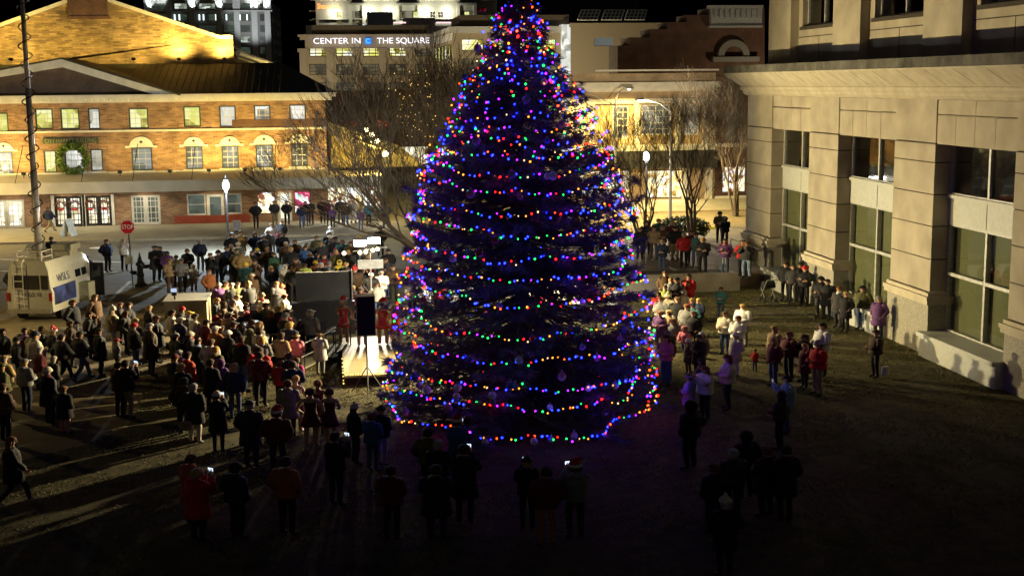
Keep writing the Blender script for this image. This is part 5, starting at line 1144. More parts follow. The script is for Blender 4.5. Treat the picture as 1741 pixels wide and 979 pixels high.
def pose(kind, child=False):
    """joints of a 1.75 m figure facing +Y"""
    J = dict(pel=V(0,0,.96), waist=V(0,.0,1.10), chest=V(0,-.01,1.32), nb=V(0,-.02,1.46), neck=V(0,0,1.52), hm=V(0,.015,1.63), hc=V(0,.005,1.70))
    for s, n in ((-1,'l'),(1,'r')):
        J['sh'+n] = V(s*.18,-.01,1.41); J['el'+n] = V(s*.245,-.04,1.13); J['wr'+n] = V(s*.25,.03,.90); J['ha'+n] = V(s*.245,.055,.82)
        J['hp'+n] = V(s*.09,0,.92); J['kn'+n] = V(s*.10,.02,.51); J['an'+n] = V(s*.105,-.03,.10); J['to'+n] = V(s*.125,.14,.035)
    def arm(n, el, wr, ha): J['el'+n], J['wr'+n], J['ha'+n] = V(*el), V(*wr), V(*ha)
    if kind == 'pockets':
        for s, n in ((-1,'l'),(1,'r')): arm(n, (s*.29,-.08,1.15), (s*.20,.08,.98), (s*.16,.12,.93))
    elif kind == 'folded':
        arm('l', (-.25,.06,1.14), (.02,.20,1.17), (.10,.19,1.19)); arm('r', (.25,.06,1.14), (-.02,.23,1.12), (-.10,.22,1.14))
    elif kind == 'phone':
        arm('l', (-.22,.16,1.20), (-.07,.33,1.46), (-.045,.36,1.54)); arm('r', (.22,.16,1.20), (.07,.33,1.46), (.045,.36,1.54))
    elif kind == 'walk':
        J['knl'], J['anl'], J['tol'] = V(-.09,.22,.55), V(-.09,.30,.13), V(-.09,.46,.10); J['knr'], J['anr'], J['tor'] = V(.09,-.05,.50), V(.09,-.34,.18), V(.10,-.22,.05)
        arm('l', (-.25,-.17,1.16), (-.25,-.12,.93), (-.24,-.10,.85)); arm('r', (.25,.10,1.16), (.23,.27,1.0), (.22,.32,.94))
    elif kind == 'hold':      # hands together in front, as when holding a cup or a child's hand
        arm('l', (-.24,.03,1.14), (-.10,.24,1.12), (-.04,.28,1.14)); arm('r', (.24,.03,1.14), (.10,.24,1.10), (.04,.28,1.13))
    elif kind == 'carry':     # one arm crooked under a carried child
        arm('l', (-.26,.05,1.13), (-.16,.28,1.10), (-.06,.32,1.12)); arm('r', (.25,.08,1.15), (.14,.28,1.22), (.08,.32,1.26))
    elif kind == 'lean':      # bent over a desk
        for k in ('waist','chest','nb','neck','hm','hc'): 
            z = J[k][2]-.96; J[k] = V(0, J[k][1]+z*.45, .96+z*.88)
        for s, n in ((-1,'l'),(1,'r')): J['sh'+n] = V(s*.18,.19,1.33); arm(n, (s*.24,.24,1.06), (s*.18,.46,.98), (s*.16,.54,.95))
    elif kind == 'hips':
        for s, n in ((-1,'l'),(1,'r')): arm(n, (s*.37,-.10,1.16), (s*.20,.02,1.02), (s*.15,.06,1.0))
    elif kind == 'sing':
        arm('l', (-.25,.06,1.17), (-.19,.26,1.10), (-.18,.32,1.13)); arm('r', (.26,.0,1.15), (.30,.16,1.02), (.31,.22,1.0))
    if kind not in ('walk',):
        J['knl'][0] -= .01; J['tol'][1] += .01
    if child:
        for k in J:
            if k[:2] in ('hm','hc'): J[k] = J['neck']+(J[k]-J['neck'])*1.35
    return J
def body_mesh(kind, child=False, bare=False, female=False):
    J = pose(kind, child); names = list(J); idx = {n: i for i, n in enumerate(names)}
    hs = 1.3 if child else 1.0
    rad = dict(pel=(.125,.10), waist=(.115,.09), chest=(.13,.095), nb=(.075,.065), neck=.052*hs, hm=.098*hs, hc=.074*hs)
    if female: rad['waist'] = (.095,.08); rad['chest'] = (.115,.09)
    for n in 'lr':
        rad.update({'sh'+n:.058,'el'+n:.042,'wr'+n:.028,'ha'+n:(.036,.020),'hp'+n:.098,'kn'+n:.072,'an'+n:.054,'to'+n:(.042,.028)})
    E_ = [('pel','waist'),('waist','chest'),('chest','nb'),('nb','neck'),('neck','hm'),('hm','hc')]
    for n in 'lr': E_ += [('chest','sh'+n),('sh'+n,'el'+n),('el'+n,'wr'+n),('wr'+n,'ha'+n),('pel','hp'+n),('hp'+n,'kn'+n),('kn'+n,'an'+n),('an'+n,'to'+n)]
    verts = [J[n] for n in names]; edges = [(idx[a], idx[b]) for a, b in E_]; rr = [rad[n] for n in names]
    me = skin_mesh('body', verts, edges, rr, 1, idx['pel'])
    # classify faces by the nearest bone
    segs = [(J[a], J[b], a, b) for a, b in E_]
    def cls(c):
        best, bd_ = None, 9
        for p, q, a, b in segs:
            d = q-p; t = min(1, max(0, np.dot(c-p, d)/np.dot(d, d))); dist = np.linalg.norm(c-(p+d*t))
            if dist < bd_: bd_, best = dist, (a[:2], b[:2], t)
        a, b, t = best
        if b in ('hm','hc') or (b == 'ne' and t > .3): return 0
        if b == 'ha' or (b == 'wr' and t > .85): return 0
        if b in ('kn','an','hp') : return 2
        if b == 'to': return 3
        return 1
    bm = bmesh.new(); bm.from_mesh(me)
    # widen head front to back, stretch down to a chin
    for f in bm.faces: f.material_index = cls(np.array(f.calc_center_median())); f.smooth = True
    # fingers and thumbs, nose, ears, eyes
    def cone(p, q, r0, r1, mi, n=5):
        p, q = np.array(p), np.array(q); d = q-p; L = np.linalg.norm(d); d /= L; a = V(0,0,1) if abs(d[2]) < .9 else V(1,0,0); x = np.cross(d, a); x /= np.linalg.norm(x); y = np.cross(d, x)
        A = [bm.verts.new(tuple(p+(x*math.cos(2*math.pi*i/n)+y*math.sin(2*math.pi*i/n))*r0)) for i in range(n)]; B = [bm.verts.new(tuple(q+(x*math.cos(2*math.pi*i/n)+y*math.sin(2*math.pi*i/n))*r1)) for i in range(n)]
        for i in range(n): f = bm.faces.new((A[i], A[(i+1) % n], B[(i+1) % n], B[i])); f.material_index = mi
        f = bm.faces.new(B); f.material_index = mi
    for s, n in ((-1,'l'),(1,'r')):
        w, h = J['wr'+n], J['ha'+n]; d = h-w; d /= np.linalg.norm(d); side = V(0,1,0) if abs(d[2]) > .6 else V(0,0,1); side -= d*np.dot(side, d); side /= np.linalg.norm(side); pn = np.cross(d, side); pn *= -s if pn[0]*s > 0 else s
        for k, ln in enumerate((.062,.075,.080,.070)):
            b0 = h+d*.012+side*(.030-k*.020); kn = b0+d*ln*.55; cone(b0, kn, .0095, .0088, 0); cone(kn, kn+d*ln*.38+pn*.018*(-1), .0088, .0065, 0)
        b0 = h-d*.015+side*.034; cone(b0, b0+d*.035+side*.028, .012, .0105, 0); cone(b0+d*.035+side*.028, b0+d*.068+side*.030, .0105, .008, 0)
    hm = J['hm']; cone(hm+V(0,.085*hs,.012*hs), hm+V(0,.112*hs,-.018*hs), .010*hs, .015*hs, 0, 6)
    for s in (-1, 1):
        cone(hm+V(s*.082*hs,0,-.03*hs), hm+V(s*.097*hs,-.01,.03*hs), .014*hs, .018*hs, 0, 6)
        cone(hm+V(s*.033*hs,.078*hs,.016*hs), hm+V(s*.033*hs,.093*hs,.016*hs), .011*hs, .008*hs, 4, 6)
    cone(hm+V(-.022*hs,.086*hs,-.048*hs), hm+V(.022*hs,.086*hs,-.048*hs), .007*hs, .007*hs, 5, 5)
    bm.to_mesh(me); bm.free(); return me, J
def ell(c, rx, ry, n=14, rot=0, ax=None):
    return [(c[0]+rx*math.cos(2*math.pi*i/n), c[1]+ry*math.sin(2*math.pi*i/n), c[2]) for i in range(n)]
def tubeloft(mb, pts, rad, n=8, mi=0):
    """smooth lofted sleeve along joints"""
    pts = [np.array(p) for p in pts]; rings = []
    for i, (p, r) in enumerate(zip(pts, rad)):
        d = (pts[min(i+1, len(pts)-1)]-pts[max(i-1, 0)]); d /= np.linalg.norm(d); a = V(0,1,0) if abs(d[1]) < .85 else V(1,0,0)
        x = np.cross(d, a); x /= np.linalg.norm(x); y = np.cross(d, x); rings.append([tuple(p+(x*math.cos(2*math.pi*k/n)+y*math.sin(2*math.pi*k/n))*r) for k in range(n)])
    mb.rings(rings, mi)
def coat_mesh(J, style, child=False):
    b = MB(); hem = {'jacket':.88, 'coat':.62, 'vest':.9, 'hoodie':.90, 'dress':.66, 'long':.42}[style]; k = 1.0 if style != 'hoodie' else .97
    fat = {'jacket':1.30,'coat':1.27,'vest':1.2,'hoodie':1.2,'dress':.97,'long':1.15}[style]
    dx, dz = J['chest'][1]-J['waist'][1], 0
    def c(z):
        ks = ['pel','waist','chest','nb']; zs = [J[q][2] for q in ks]; ys = [J[q][1] for q in ks]; return (0, float(np.interp(z, zs, ys)))
    nbz = J['nb'][2]
    if style == 'dress':
        lv = [(hem,.25,.21),(.80,.205,.175),(.95,.165,.135),(1.10,.130,.105),(1.22,.145,.115),(1.33,.155,.118),(1.345,.145,.105)]
    else:
        fl = .02 if hem < .7 else 0
        lv = [(hem,.175+fl,.150+fl),(hem+.03,.185+fl,.165+fl),(.96,.180,.162),(1.10,.172,.152),(1.25,.188,.158),(1.36,.192,.145),(nbz-.035,.155,.105),(nbz+.015,.085,.078),(nbz+.055,.072,.072)]
        lv = sorted(lv)
        zsc = (nbz-.96)/(.50)
        lv = [((z if z <= .96 else .96+(z-.96)*zsc), rx, ry) for z, rx, ry in lv]
    b.rings([ell((*c(z), z), rx*fat, ry*fat, 16) for z, rx, ry in lv])
    if style == 'hoodie':
        nb = J['nb']; b.rings([ell((nb[0], nb[1]-.06, nb[2]+dz_), r, r*.8, 12) for dz_, r in ((-.05,.10),(0,.115),(.05,.09),(.07,.05))])
    if style in ('jacket','coat','hoodie','long'):
        for n in 'lr':
            s = J['sh'+n]; e = J['el'+n]; w = J['wr'+n]; ins = s*1.0; ins[0] *= .72
            tubeloft(b, [ins, s+(e-s)*.08, s+(e-s)*.55, e+(s-e)*.06, e+(w-e)*.15, e+(w-e)*.6, w], [x*fat for x in (.074,.078,.068,.062,.060,.054,.048)], 10)
    me = bpy.data.meshes.new(style); me.from_pydata(b.v, [], b.f); me.polygons.foreach_set('use_smooth', [True]*len(me.polygons))
    bm = bmesh.new(); bm.from_mesh(me); bmesh.ops.recalc_face_normals(bm, faces=bm.faces); bm.to_mesh(me); bm.free(); return me
def head_piece(kind, hs=1.0, hm=V(0,.015,1.63)):
    b = MB(); cx, cy_, cz = hm
    R0 = .112*hs
    def dome(z0, rz, sc=1.0, back=.0, top=.135, n=14, low=-.01):
        rs = []
        for t in np.linspace(0, 1, 6):
            a = t*math.pi/2; rs.append([(cx+R0*sc*math.cos(a)*math.cos(q)*.93, cy_-.008*hs+R0*sc*1.06*math.cos(a)*math.sin(q), cz+z0*hs+(top-z0)*hs*math.sin(a)) for q in np.linspace(0, 2*math.pi, n, endpoint=False)])
        rs[-1] = [(cx+.004*math.cos(q), cy_-.008+.004*math.sin(q), cz+top*hs) for q in np.linspace(0, 2*math.pi, n, endpoint=False)]
        b.rings(rs)
    mats = 1
    if kind in ('short','long','bun','fringe'):
        dome(.035, 1, 1.03, top=.125)
        n = 12; rs = []
        lo = {'short':-.07,'long':-.30,'bun':-.06,'fringe':-.16}[kind]
        for z, w, yb, d_ in ((.05,1.0,-.0,1.0),(-.02,1.03,-.02,.98),(lo*.5-.02,1.0,-.035,.85),(lo,.72 if kind != 'long' else .85,-.05,.55)):
            rs.append([(cx+R0*w*math.cos(q), cy_+hs*yb+min(.02*hs, R0*1.05*d_*math.sin(q)), cz+z*hs) for q in np.linspace(0, 2*math.pi, n, endpoint=False)])
        b.rings(rs)
        if kind == 'bun': b.ball((cx, cy_-.115*hs, cz+.06*hs), .045*hs, 8, 5)
    elif kind == 'beanie':
        dome(.02, 1, 1.07, top=.15); b.lathe([(R0*1.1,.0),(R0*1.13,.02),(R0*1.12,.045),(R0*1.04,.05)], (cx, cy_-.008, cz+.005), 14, 0); 
    elif kind == 'pom':
        dome(.02, 1, 1.08, top=.15); b.lathe([(R0*1.1,.0),(R0*1.13,.02),(R0*1.12,.045),(R0*1.04,.05)], (cx, cy_-.008, cz+.005), 14, 0); b.ball((cx, cy_-.01, cz+.175*hs), .035*hs, 8, 5)
    elif kind == 'cap':
        dome(.03, 1, 1.05, top=.125); b.rings([[(cx+R0*.85*math.cos(q), cy_+R0*.5+R0*(.1+1.15*math.sin(q)), cz+z*hs) for q in np.linspace(0, math.pi, 9)] for z in (.035,.048)])
    elif kind == 'flat':
        dome(.03, 1, 1.1, top=.11); b.rings([[(cx+R0*1.35*math.cos(q), cy_+R0*1.45*math.sin(q), cz+z*hs) for q in np.linspace(0, 2*math.pi, 16, endpoint=False)] for z in (.028,.045)])
    elif kind == 'hood':
        rs = []
        for z, w, d_ in ((-.12,.9,.9),(-.05,1.2,1.2),(.04,1.28,1.28),(.11,1.0,1.05),(.155,.4,.5)):
            rs.append([(cx+R0*w*math.cos(q), cy_-.02*hs+min(.045*hs, R0*d_*math.sin(q)), cz+z*hs) for q in np.linspace(0, 2*math.pi, 14, endpoint=False)])
        b.rings(rs)
    elif kind == 'santa':
        mats = 2
        b.lathe([(R0*1.06,.0),(R0*1.2,.02),(R0*1.2,.05),(R0*1.05,.065)], (cx, cy_-.008, cz+.015), 14, 1)
        pts = [V(cx,cy_,cz+.06*hs), V(cx+.005,cy_-.01,cz+.13*hs), V(cx+.03,cy_-.03,cz+.20*hs), V(cx+.08,cy_-.06,cz+.21*hs), V(cx+.13,cy_-.08,cz+.16*hs)]
        tubeloft(b, pts, [R0*1.05, R0*.85, R0*.5, R0*.32, R0*.15], 12, 0); b.ball((cx+.135,cy_-.085,cz+.14*hs), .034*hs, 8, 5, 1, 1)
    me = bpy.data.meshes.new(kind); me.from_pydata(b.v, [], b.f); me.polygons.foreach_set('use_smooth', [True]*len(me.polygons)); me.polygons.foreach_set('material_index', b.m)
    bm = bmesh.new(); bm.from_mesh(me); bmesh.ops.recalc_face_normals(bm, faces=bm.faces); bm.to_mesh(me); bm.free()
    for _ in range(2 if mats == 2 else 1): me.materials.append(None)
    return me
_body, _coat, _head = {}, {}, {}
def get_body(pk, ch, fem):
    k = (pk, ch, fem)
    if k not in _body:
        me, J = body_mesh(pk, ch, False, fem)
        while len(me.materials) < 6: me.materials.append(None)
        _body[k] = (me, J)
    return _body[k]
M_eye = mat('eye_dark', (.01,.008,.006), .3); M_lip = mat('lips', (.30,.09,.07), .5)
HATS = {'beanie','pom','cap','flat','hood','santa'}
HATN = {'beanie':'knit_hat','pom':'bobble_hat','cap':'cap','flat':'brimmed_hat','hood':'hood','santa':'santa_hat'}
people = []
def person(loc, h, pk='pockets', coat='jacket', cc='black', pc='charcoal', hd='short', hc='dark brown', sk=0, face=None, shoe=None, extra=None, child=None, tint=None):
    ch = h < 1.38 if child is None else child; fem = hd in ('long','bun','fringe') or coat == 'dress'
    bme, J = get_body(pk, ch, fem)
    e_ = bpy.data.objects.new('person', None); e_.empty_display_size = .2; COL.objects.link(e_); e_.location = loc
    if face is None: face = (1.5, 47)
    e_.rotation_euler = (0, 0, math.atan2(face[1]-loc[1], face[0]-loc[0])-math.pi/2)
    s = h/1.77*(.94 if ch else 1); wide = float(np.clip(rng.normal(1.17, .08), 1.02, 1.38)); e_.scale = (s*wide, s*wide, s)
    def child_o(nm, me, mats):
        o = bpy.data.objects.new(nm, me); COL.objects.link(o); o.parent = e_
        for i, mm in enumerate(mats):
            if i < len(o.material_slots): o.material_slots[i].link = 'OBJECT'; o.material_slots[i].material = mm
        return o
    skn = M_skin[sk]; top = skn if coat == 'dress' else fab(cc); leg = skn if pc == 'skin' else fab(pc)
    child_o('body', bme, [skn, top, leg, shoe or M_shoe, M_eye, M_lip])
    ck = (pk, ch, coat)
    if ck not in _coat: _coat[ck] = coat_mesh(J, coat, ch); _coat[ck].materials.append(None)
    child_o({'jacket':'jacket','coat':'coat','vest':'vest','hoodie':'hooded_jacket','dress':'dress','long':'long_coat'}[coat], _coat[ck], [fab(cc)])
    hk = (hd, ch, pk == 'lean')
    if hd != 'bald':
        if hk not in _head: _head[hk] = head_piece(hd, 1.3 if ch else 1.0, J['hm'])
        child_o(HATN.get(hd, 'hair'), _head[hk], [fab(hc), fab('white')])
        if hd in HATS:
            hk2 = ('short' if hd != 'pom' else 'fringe', ch, pk == 'lean')
            if hk2 not in _head: _head[hk2] = head_piece(hk2[0], 1.3 if ch else 1.0, J['hm'])
            o = child_o('hair', _head[hk2], [fab(rng.choice(['dark brown','brown','blonde','grey hair']))]); o.scale = (.985,.985,.99); o.location = (0,0,.012)
    if extra == 'scarf' or (isinstance(extra, str) and extra.startswith('scarf')):
        b = MB(); nb = J['nb']; sc = extra.split(':')[1] if ':' in extra else 'red'
        b.lathe([(.06,0),(.105,.015),(.11,.05),(.075,.085)], (nb[0], nb[1], nb[2]-.01), 12); b.box(nb[0]-.03, nb[0]+.04, nb[1]+.10, nb[1]+.135, nb[2]-.25, nb[2]+.03)
        me = bpy.data.meshes.new('scarf'); me.from_pydata(b.v, [], b.f); me.materials.append(fab(sc)); o = bpy.data.objects.new('scarf', me); COL.objects.link(o); o.parent = e_
    e_['category'] = 'person'; return e_
# each row: head-top x, y in the photo, ground height z, height, pose, coat, coat colour, trousers, head, head colour, skin, facing, area key
STG = (1.8, 50); TRE = (5.7, 38)
P = []
def row(area, items, z=0.0, face=STG):
    for it in items:
        px, py, h, pk, coat, cc, pc, hd, hc = it[:9]; o = it[9] if len(it) > 9 else {}
        P.append((area, px, py, o.get('z', z), h, pk, coat, cc, pc, hd, hc, o.get('sk', 0), o.get('face', face), o))
A, K = 1.74, 1.25
row('by the satellite van', [
 (87,404,A,'pockets','jacket','black','black','short','dark brown'), (20,455,A,'pockets','jacket','charcoal','black','short','dark brown'), (146,436,1.68,'pockets','jacket','black','black','cap','black'),
 (181,408,1.78,'hips','jacket','navy','charcoal','short','brown',{'face':(4,60)}), (209,407,1.78,'phone','hoodie','white','navy','short','tan',{'face':(2,50)}), (264,418,1.9,'folded','coat','charcoal','black','flat','black'),
 (272,420,A,'pockets','jacket','blue','denim','short','brown')])
row('beyond the grey cabinet', [
 (284,428,1.65,'pockets','jacket','purple','black','long','dark brown'),(288,441,1.7,'hold','jacket','tan','brown','beanie','tan'),(299,435,1.7,'pockets','jacket','olive','black','cap','olive'),(308,441,1.7,'hold','jacket','grey','black','short','brown'),
 (318,424,1.78,'hold','jacket','black','charcoal','short','dark brown'),(328,451,1.35,'hold','hoodie','cream','tan','hood','cream'),(339,408,1.78,'pockets','jacket','navy','khaki','short','grey hair'),
 (357,431,1.72,'phone','jacket','black','black','short','dark brown'),(371,427,1.75,'pockets','jacket','charcoal','denim','beanie','black'),(371,441,1.28,'pockets','jacket','lime','black','pom','magenta'),(386,420,1.82,'walk','jacket','navy','denim','short','brown'),
 (402,424,1.72,'pockets','jacket','olive','brown','cap','olive'),(411,427,1.85,'pockets','jacket','camel','brown','cap','grey'),(437,423,1.62,'hold','jacket','navy','black','beanie','yellow'),(433,443,1.72,'phone','coat','brown','denim','short','brown'),
 (355,459,1.68,'pockets','jacket','rust','brown','short','brown'),(372,482,1.65,'pockets','jacket','purple','black','beanie','light grey'),(384,480,1.62,'hold','jacket','tan','black','short','brown'),(394,482,1.7,'pockets','jacket','charcoal','black','short','grey hair'),
 (404,481,1.7,'pockets','jacket','olive','black','short','dark brown'),(422,480,1.85,'pockets','jacket','black','black','beanie','camel'),(403,503,1.62,'pockets','jacket','cream','black','flat','tan'),(369,508,1.66,'hold','jacket','charcoal','black','fringe','blonde'),
 (445,500,1.68,'hold','jacket','tan','black','beanie','tan',{'x':'scarf:red'}),(470,480,1.68,'carry','coat','charcoal','black','long','auburn'),(455,421,1.72,'pockets','jacket','brown','denim','short','blonde'),(466,431,1.6,'hold','jacket','green','denim','short','brown')])
row('in the road', [
 (393,398,1.8,'pockets','jacket','black','black','short','dark brown'),(409,394,1.78,'pockets','coat','camel','brown','short','brown'),(433,396,1.68,'pockets','jacket','navy','denim','long','dark brown'),(448,402,1.72,'pockets','jacket','charcoal','denim','short','brown'),
 (455,393,1.7,'pockets','jacket','grey','denim','short','blonde'),(479,396,1.78,'pockets','coat','black','black','short','brown'),(461,381,1.72,'pockets','jacket','light grey','denim','short','brown'),(478,376,1.74,'pockets','jacket','black','black','short','dark brown'),
 (561,385,1.25,'hold','jacket','white','navy','pom','white'),(560,396,1.74,'carry','jacket','black','black','short','brown'),(538,402,1.72,'pockets','jacket','olive','black','short','brown'),(582,409,1.7,'pockets','jacket','teal','black','short','brown'),
 (501,409,1.74,'pockets','jacket','brown','denim','short','brown'),(521,415,1.7,'hold','jacket','charcoal','black','fringe','brown'),(570,404,1.7,'pockets','jacket','grey','black','cap','black'),(646,387,1.74,'pockets','jacket','black','black','beanie','black'),(596,412,1.7,'hold','jacket','brown','black','short','brown')])
row('behind the black backdrop', [
 (486,412,1.7,'pockets','jacket','brown','black','cap','white'),(494,421,1.9,'pockets','coat','black','black','short','blonde'),(519,419,1.8,'pockets','jacket','blue','denim','short','dark brown'),(527,431,1.6,'pockets','jacket','navy','black','beanie','tan'),
 (545,413,1.72,'pockets','jacket','charcoal','black','short','blonde'),(551,433,1.7,'hold','jacket','plaid red','black','short','dark brown'),(540,432,1.62,'pockets','jacket','navy','black','short','brown'),(536,445,1.55,'hold','jacket','rust','black','beanie','yellow'),
 (518,449,1.55,'hold','jacket','lime','brown','short','dark brown'),(570,424,1.35,'hold','jacket','magenta','black','pom','magenta'),(577,444,1.6,'hold','hoodie','yellow','black','hood','yellow'),(591,426,1.72,'pockets','jacket','charcoal','black','short','blonde'),
 (503,440,1.68,'hold','jacket','dark brown','black','long','brown'),(484,452,1.5,'hold','jacket','cream','black','hood','cream'),(498,454,1.7,'pockets','jacket','black','black','short','auburn'),(560,446,1.66,'pockets','jacket','grey','black','beanie','grey'),(588,447,1.66,'pockets','jacket','navy','black','short','blonde'),(602,452,1.66,'hold','jacket','maroon','black','short','brown')], face=(3.0,46))
row('by the light tower', [
 (648,461,1.68,'hold','jacket','white','denim','short','grey hair'),(631,465,1.7,'pockets','jacket','black','black','cap','white'),(640,481,1.66,'pockets','hoodie','cream','denim','short','brown'),(613,490,1.62,'pockets','jacket','maroon','black','fringe','brown'),
 (600,487,1.64,'pockets','jacket','charcoal','black','short','blonde'),(655,440,1.74,'pockets','jacket','charcoal','black','short','brown'),(668,452,1.7,'hold','jacket','brown','black','short','brown'),(618,452,1.7,'phone','jacket','black','black','short','brown'),(660,425,1.72,'pockets','jacket','black','black','beanie','charcoal')], face=TRE)
row('left of the mixing desk', [
 (417,520,1.6,'hold','jacket','red','black','short','dark brown'),(432,519,1.62,'pockets','jacket','charcoal','black','cap','white'),(461,529,1.68,'hold','jacket','black','black','long','auburn',{'x':'scarf:maroon'}),(472,522,1.62,'pockets','jacket','black','black','long','blonde'),
 (493,528,1.62,'hold','jacket','cream','black','fringe','blonde'),(428,545,1.6,'phone','jacket','brown','black','short','brown'),(440,548,1.62,'hold','hoodie','light grey','black','fringe','blonde'),(479,484,1.2,'hold','jacket','coral','black','pom','rust',{'z':.35}),
 (366,540,1.62,'pockets','jacket','maroon','black','beanie','red'),(350,545,1.7,'pockets','jacket','maroon','denim','cap','black'),(388,533,1.7,'hold','jacket','tan','brown','cap','khaki'),(397,549,1.68,'phone','jacket','black','black','cap','charcoal'),
 (387,564,1.7,'pockets','coat','black','black','beanie','white'),(409,573,1.86,'pockets','jacket','black','denim','short','dark brown',{'x':'scarf:red'}),(442,573,1.66,'hold','hoodie','charcoal','black','short','dark brown',{'x':'scarf:cream'}),(358,578,1.72,'pockets','jacket','light grey','black','short','brown'),
 (336,578,1.55,'hold','jacket','black','black','short','dark brown',{'x':'scarf:pale blue'}),(322,566,1.64,'pockets','jacket','charcoal','black','beanie','cream'),(331,535,1.7,'pockets','jacket','cream','black','short','brown'),(305,541,1.7,'folded','jacket','navy','black','flat','cream'),
 (441,600,1.74,'hold','jacket','plaid red','black','short','brown'),(504,608,1.3,'hold','jacket','magenta','black','short','brown'),(497,616,1.7,'hold','jacket','navy','denim','short','dark brown'),(490,602,1.66,'pockets','jacket','black','black','short','brown'),
 (425,562,1.6,'pockets','jacket','olive','black','hood','olive'),(415,549,1.6,'pockets','jacket','charcoal','black','short','brown'),(475,615,1.5,'hold','jacket','red','black','short','auburn'),(380,515,1.68,'pockets','jacket','brown','black','fringe','brown'),(410,530,1.66,'hold','jacket','navy','black','short','grey hair'),
 (376,555,1.66,'pockets','jacket','charcoal','black','fringe','brown'),(395,512,1.68,'pockets','jacket','dark brown','black','beanie','grey'),(452,516,1.66,'pockets','jacket','olive','black','short','brown')])
row('beside the mixing desk', [
 (510,526,1.84,'lean','jacket','charcoal','black','cap','charcoal'),(528,529,1.8,'pockets','hoodie','grey','navy','short','grey hair'),(503,569,1.5,'hold','jacket','pink','tan','flat','tan'),(543,566,1.5,'hold','coat','light grey','grey','bald','brown')])
row('on the left lawn', [
 (297,605,1.68,'hold','jacket','charcoal','black','beanie','maroon'),(318,600,1.84,'pockets','jacket','orange red','denim','short','dark brown'),(312,644,1.66,'pockets','jacket','dark brown','black','short','dark brown'),
 (328,654,1.72,'pockets','coat','black','cream','short','grey hair'),(368,668,1.70,'phone','coat','black','black','beanie','cream'),(424,683,1.80,'pockets','coat','charcoal','black','cap','charcoal'),(470,697,1.74,'pockets','jacket','maroon','charcoal','santa','red'),
 (489,648,1.66,'hold','coat','grey','black','short','brown'),(213,614,1.80,'phone','jacket','black','khaki','short','dark brown'),(200,617,1.74,'folded','jacket','dark brown','charcoal','short','dark brown')])
row('on far left paving', [
 (6,606,1.7,'folded','jacket','camel','black','cap','tan'),(41,612,1.70,'hold','hoodie','grey','navy','cap','grey',{'shoe':1}),(80,627,1.74,'pockets','coat','black','black','beanie','cream',{'x':'scarf:maroon'}),(107,658,1.42,'pockets','coat','black','skin','short','auburn'),(4,654,1.7,'hold','jacket','brown','black','short','brown'),
 (119,547,1.7,'pockets','jacket','dark brown','black','short','brown'),(90,560,1.66,'pockets','jacket','black','black','santa','red'),(70,556,1.66,'pockets','jacket','black','black','short','dark brown'),(53,562,1.66,'pockets','jacket','khaki','tan','short','blonde'),(4,560,1.74,'pockets','jacket','black','black','short','dark brown'),
 (123,511,1.86,'hips','jacket','black','charcoal','short','brown'),(161,502,1.82,'pockets','jacket','brown','dark brown','short','brown'),(151,532,1.78,'pockets','jacket','black','black','short','dark brown'),(190,523,1.82,'folded','jacket','khaki','light grey','pom','cream'),(204,516,1.66,'pockets','jacket','charcoal','black','short','auburn'),
 (218,516,1.74,'pockets','jacket','black','black','short','dark brown'),(213,530,1.66,'pockets','jacket','charcoal','black','short','brown'),(229,543,1.68,'hold','jacket','charcoal','denim','fringe','blonde'),(253,521,1.66,'hold','jacket','black','black','short','blonde'),(265,538,1.74,'hold','coat','black','black','short','brown'),(254,551,1.88,'pockets','coat','dark brown','charcoal','short','grey hair'),
 (104,570,1.7,'walk','jacket','charcoal','black','short','dark brown',{'face':(4,56)}),(135,565,1.74,'walk','jacket','charcoal','denim','cap','black',{'face':(2,56)}),(168,560,1.7,'pockets','coat','black','black','short','dark brown'),(28,575,1.7,'pockets','jacket','charcoal','black','beanie','charcoal'),
 (18,745,1.70,'walk','coat','black','black','long','auburn',{'shoe':1,'face':(20,33)}),(3,620,1.7,'pockets','jacket','olive','black','cap','olive')])
PERF = dict(coat='dress')
row('on the lawn', [
 (502,640,1.66,'sing','dress','maroon','skin','bun','blonde',{'shoe':1}),(527,662,1.66,'pockets','dress','maroon','skin','bun','dark brown',{'shoe':1}),(540,648,1.64,'sing','dress','maroon','skin','bun','auburn',{'shoe':1}),(560,662,1.66,'hold','dress','maroon','skin','bun','brown',{'shoe':1})], face=(3.5,48))
row('on the stage', [
 (583,509,1.70,'sing','dress','sequin red','skin','santa','red',{'shoe':1,'z':.35}),(614,513,1.70,'hips','dress','sequin red','skin','santa','red',{'shoe':1,'z':.35}),(650,512,1.66,'sing','dress','sequin red','skin','santa','red',{'shoe':1,'z':.35}),(672,518,1.66,'sing','dress','sequin red','skin','bun','blonde',{'shoe':1,'z':.35})], face=(2.5,70))
row('in the left foreground', [
 (324,775,1.66,'hold','coat','coral','black','bun','brown'),(333,799,1.66,'phone','coat','red','black','bun','blonde'),(400,790,1.70,'pockets','jacket','navy','black','beanie','black'),(485,779,1.80,'pockets','jacket','rust','black','short','dark brown'),
 (569,737,1.80,'phone','jacket','black','black','short','dark brown'),(602,689,1.62,'hold','jacket','black','navy','pom','cream'),(632,704,1.55,'hold','jacket','blue','denim','short','auburn'),(648,692,1.62,'hold','jacket','navy','lavender','beanie','charcoal'),(664,794,1.70,'hold','jacket','maroon','black','short','dark brown')], face=TRE)
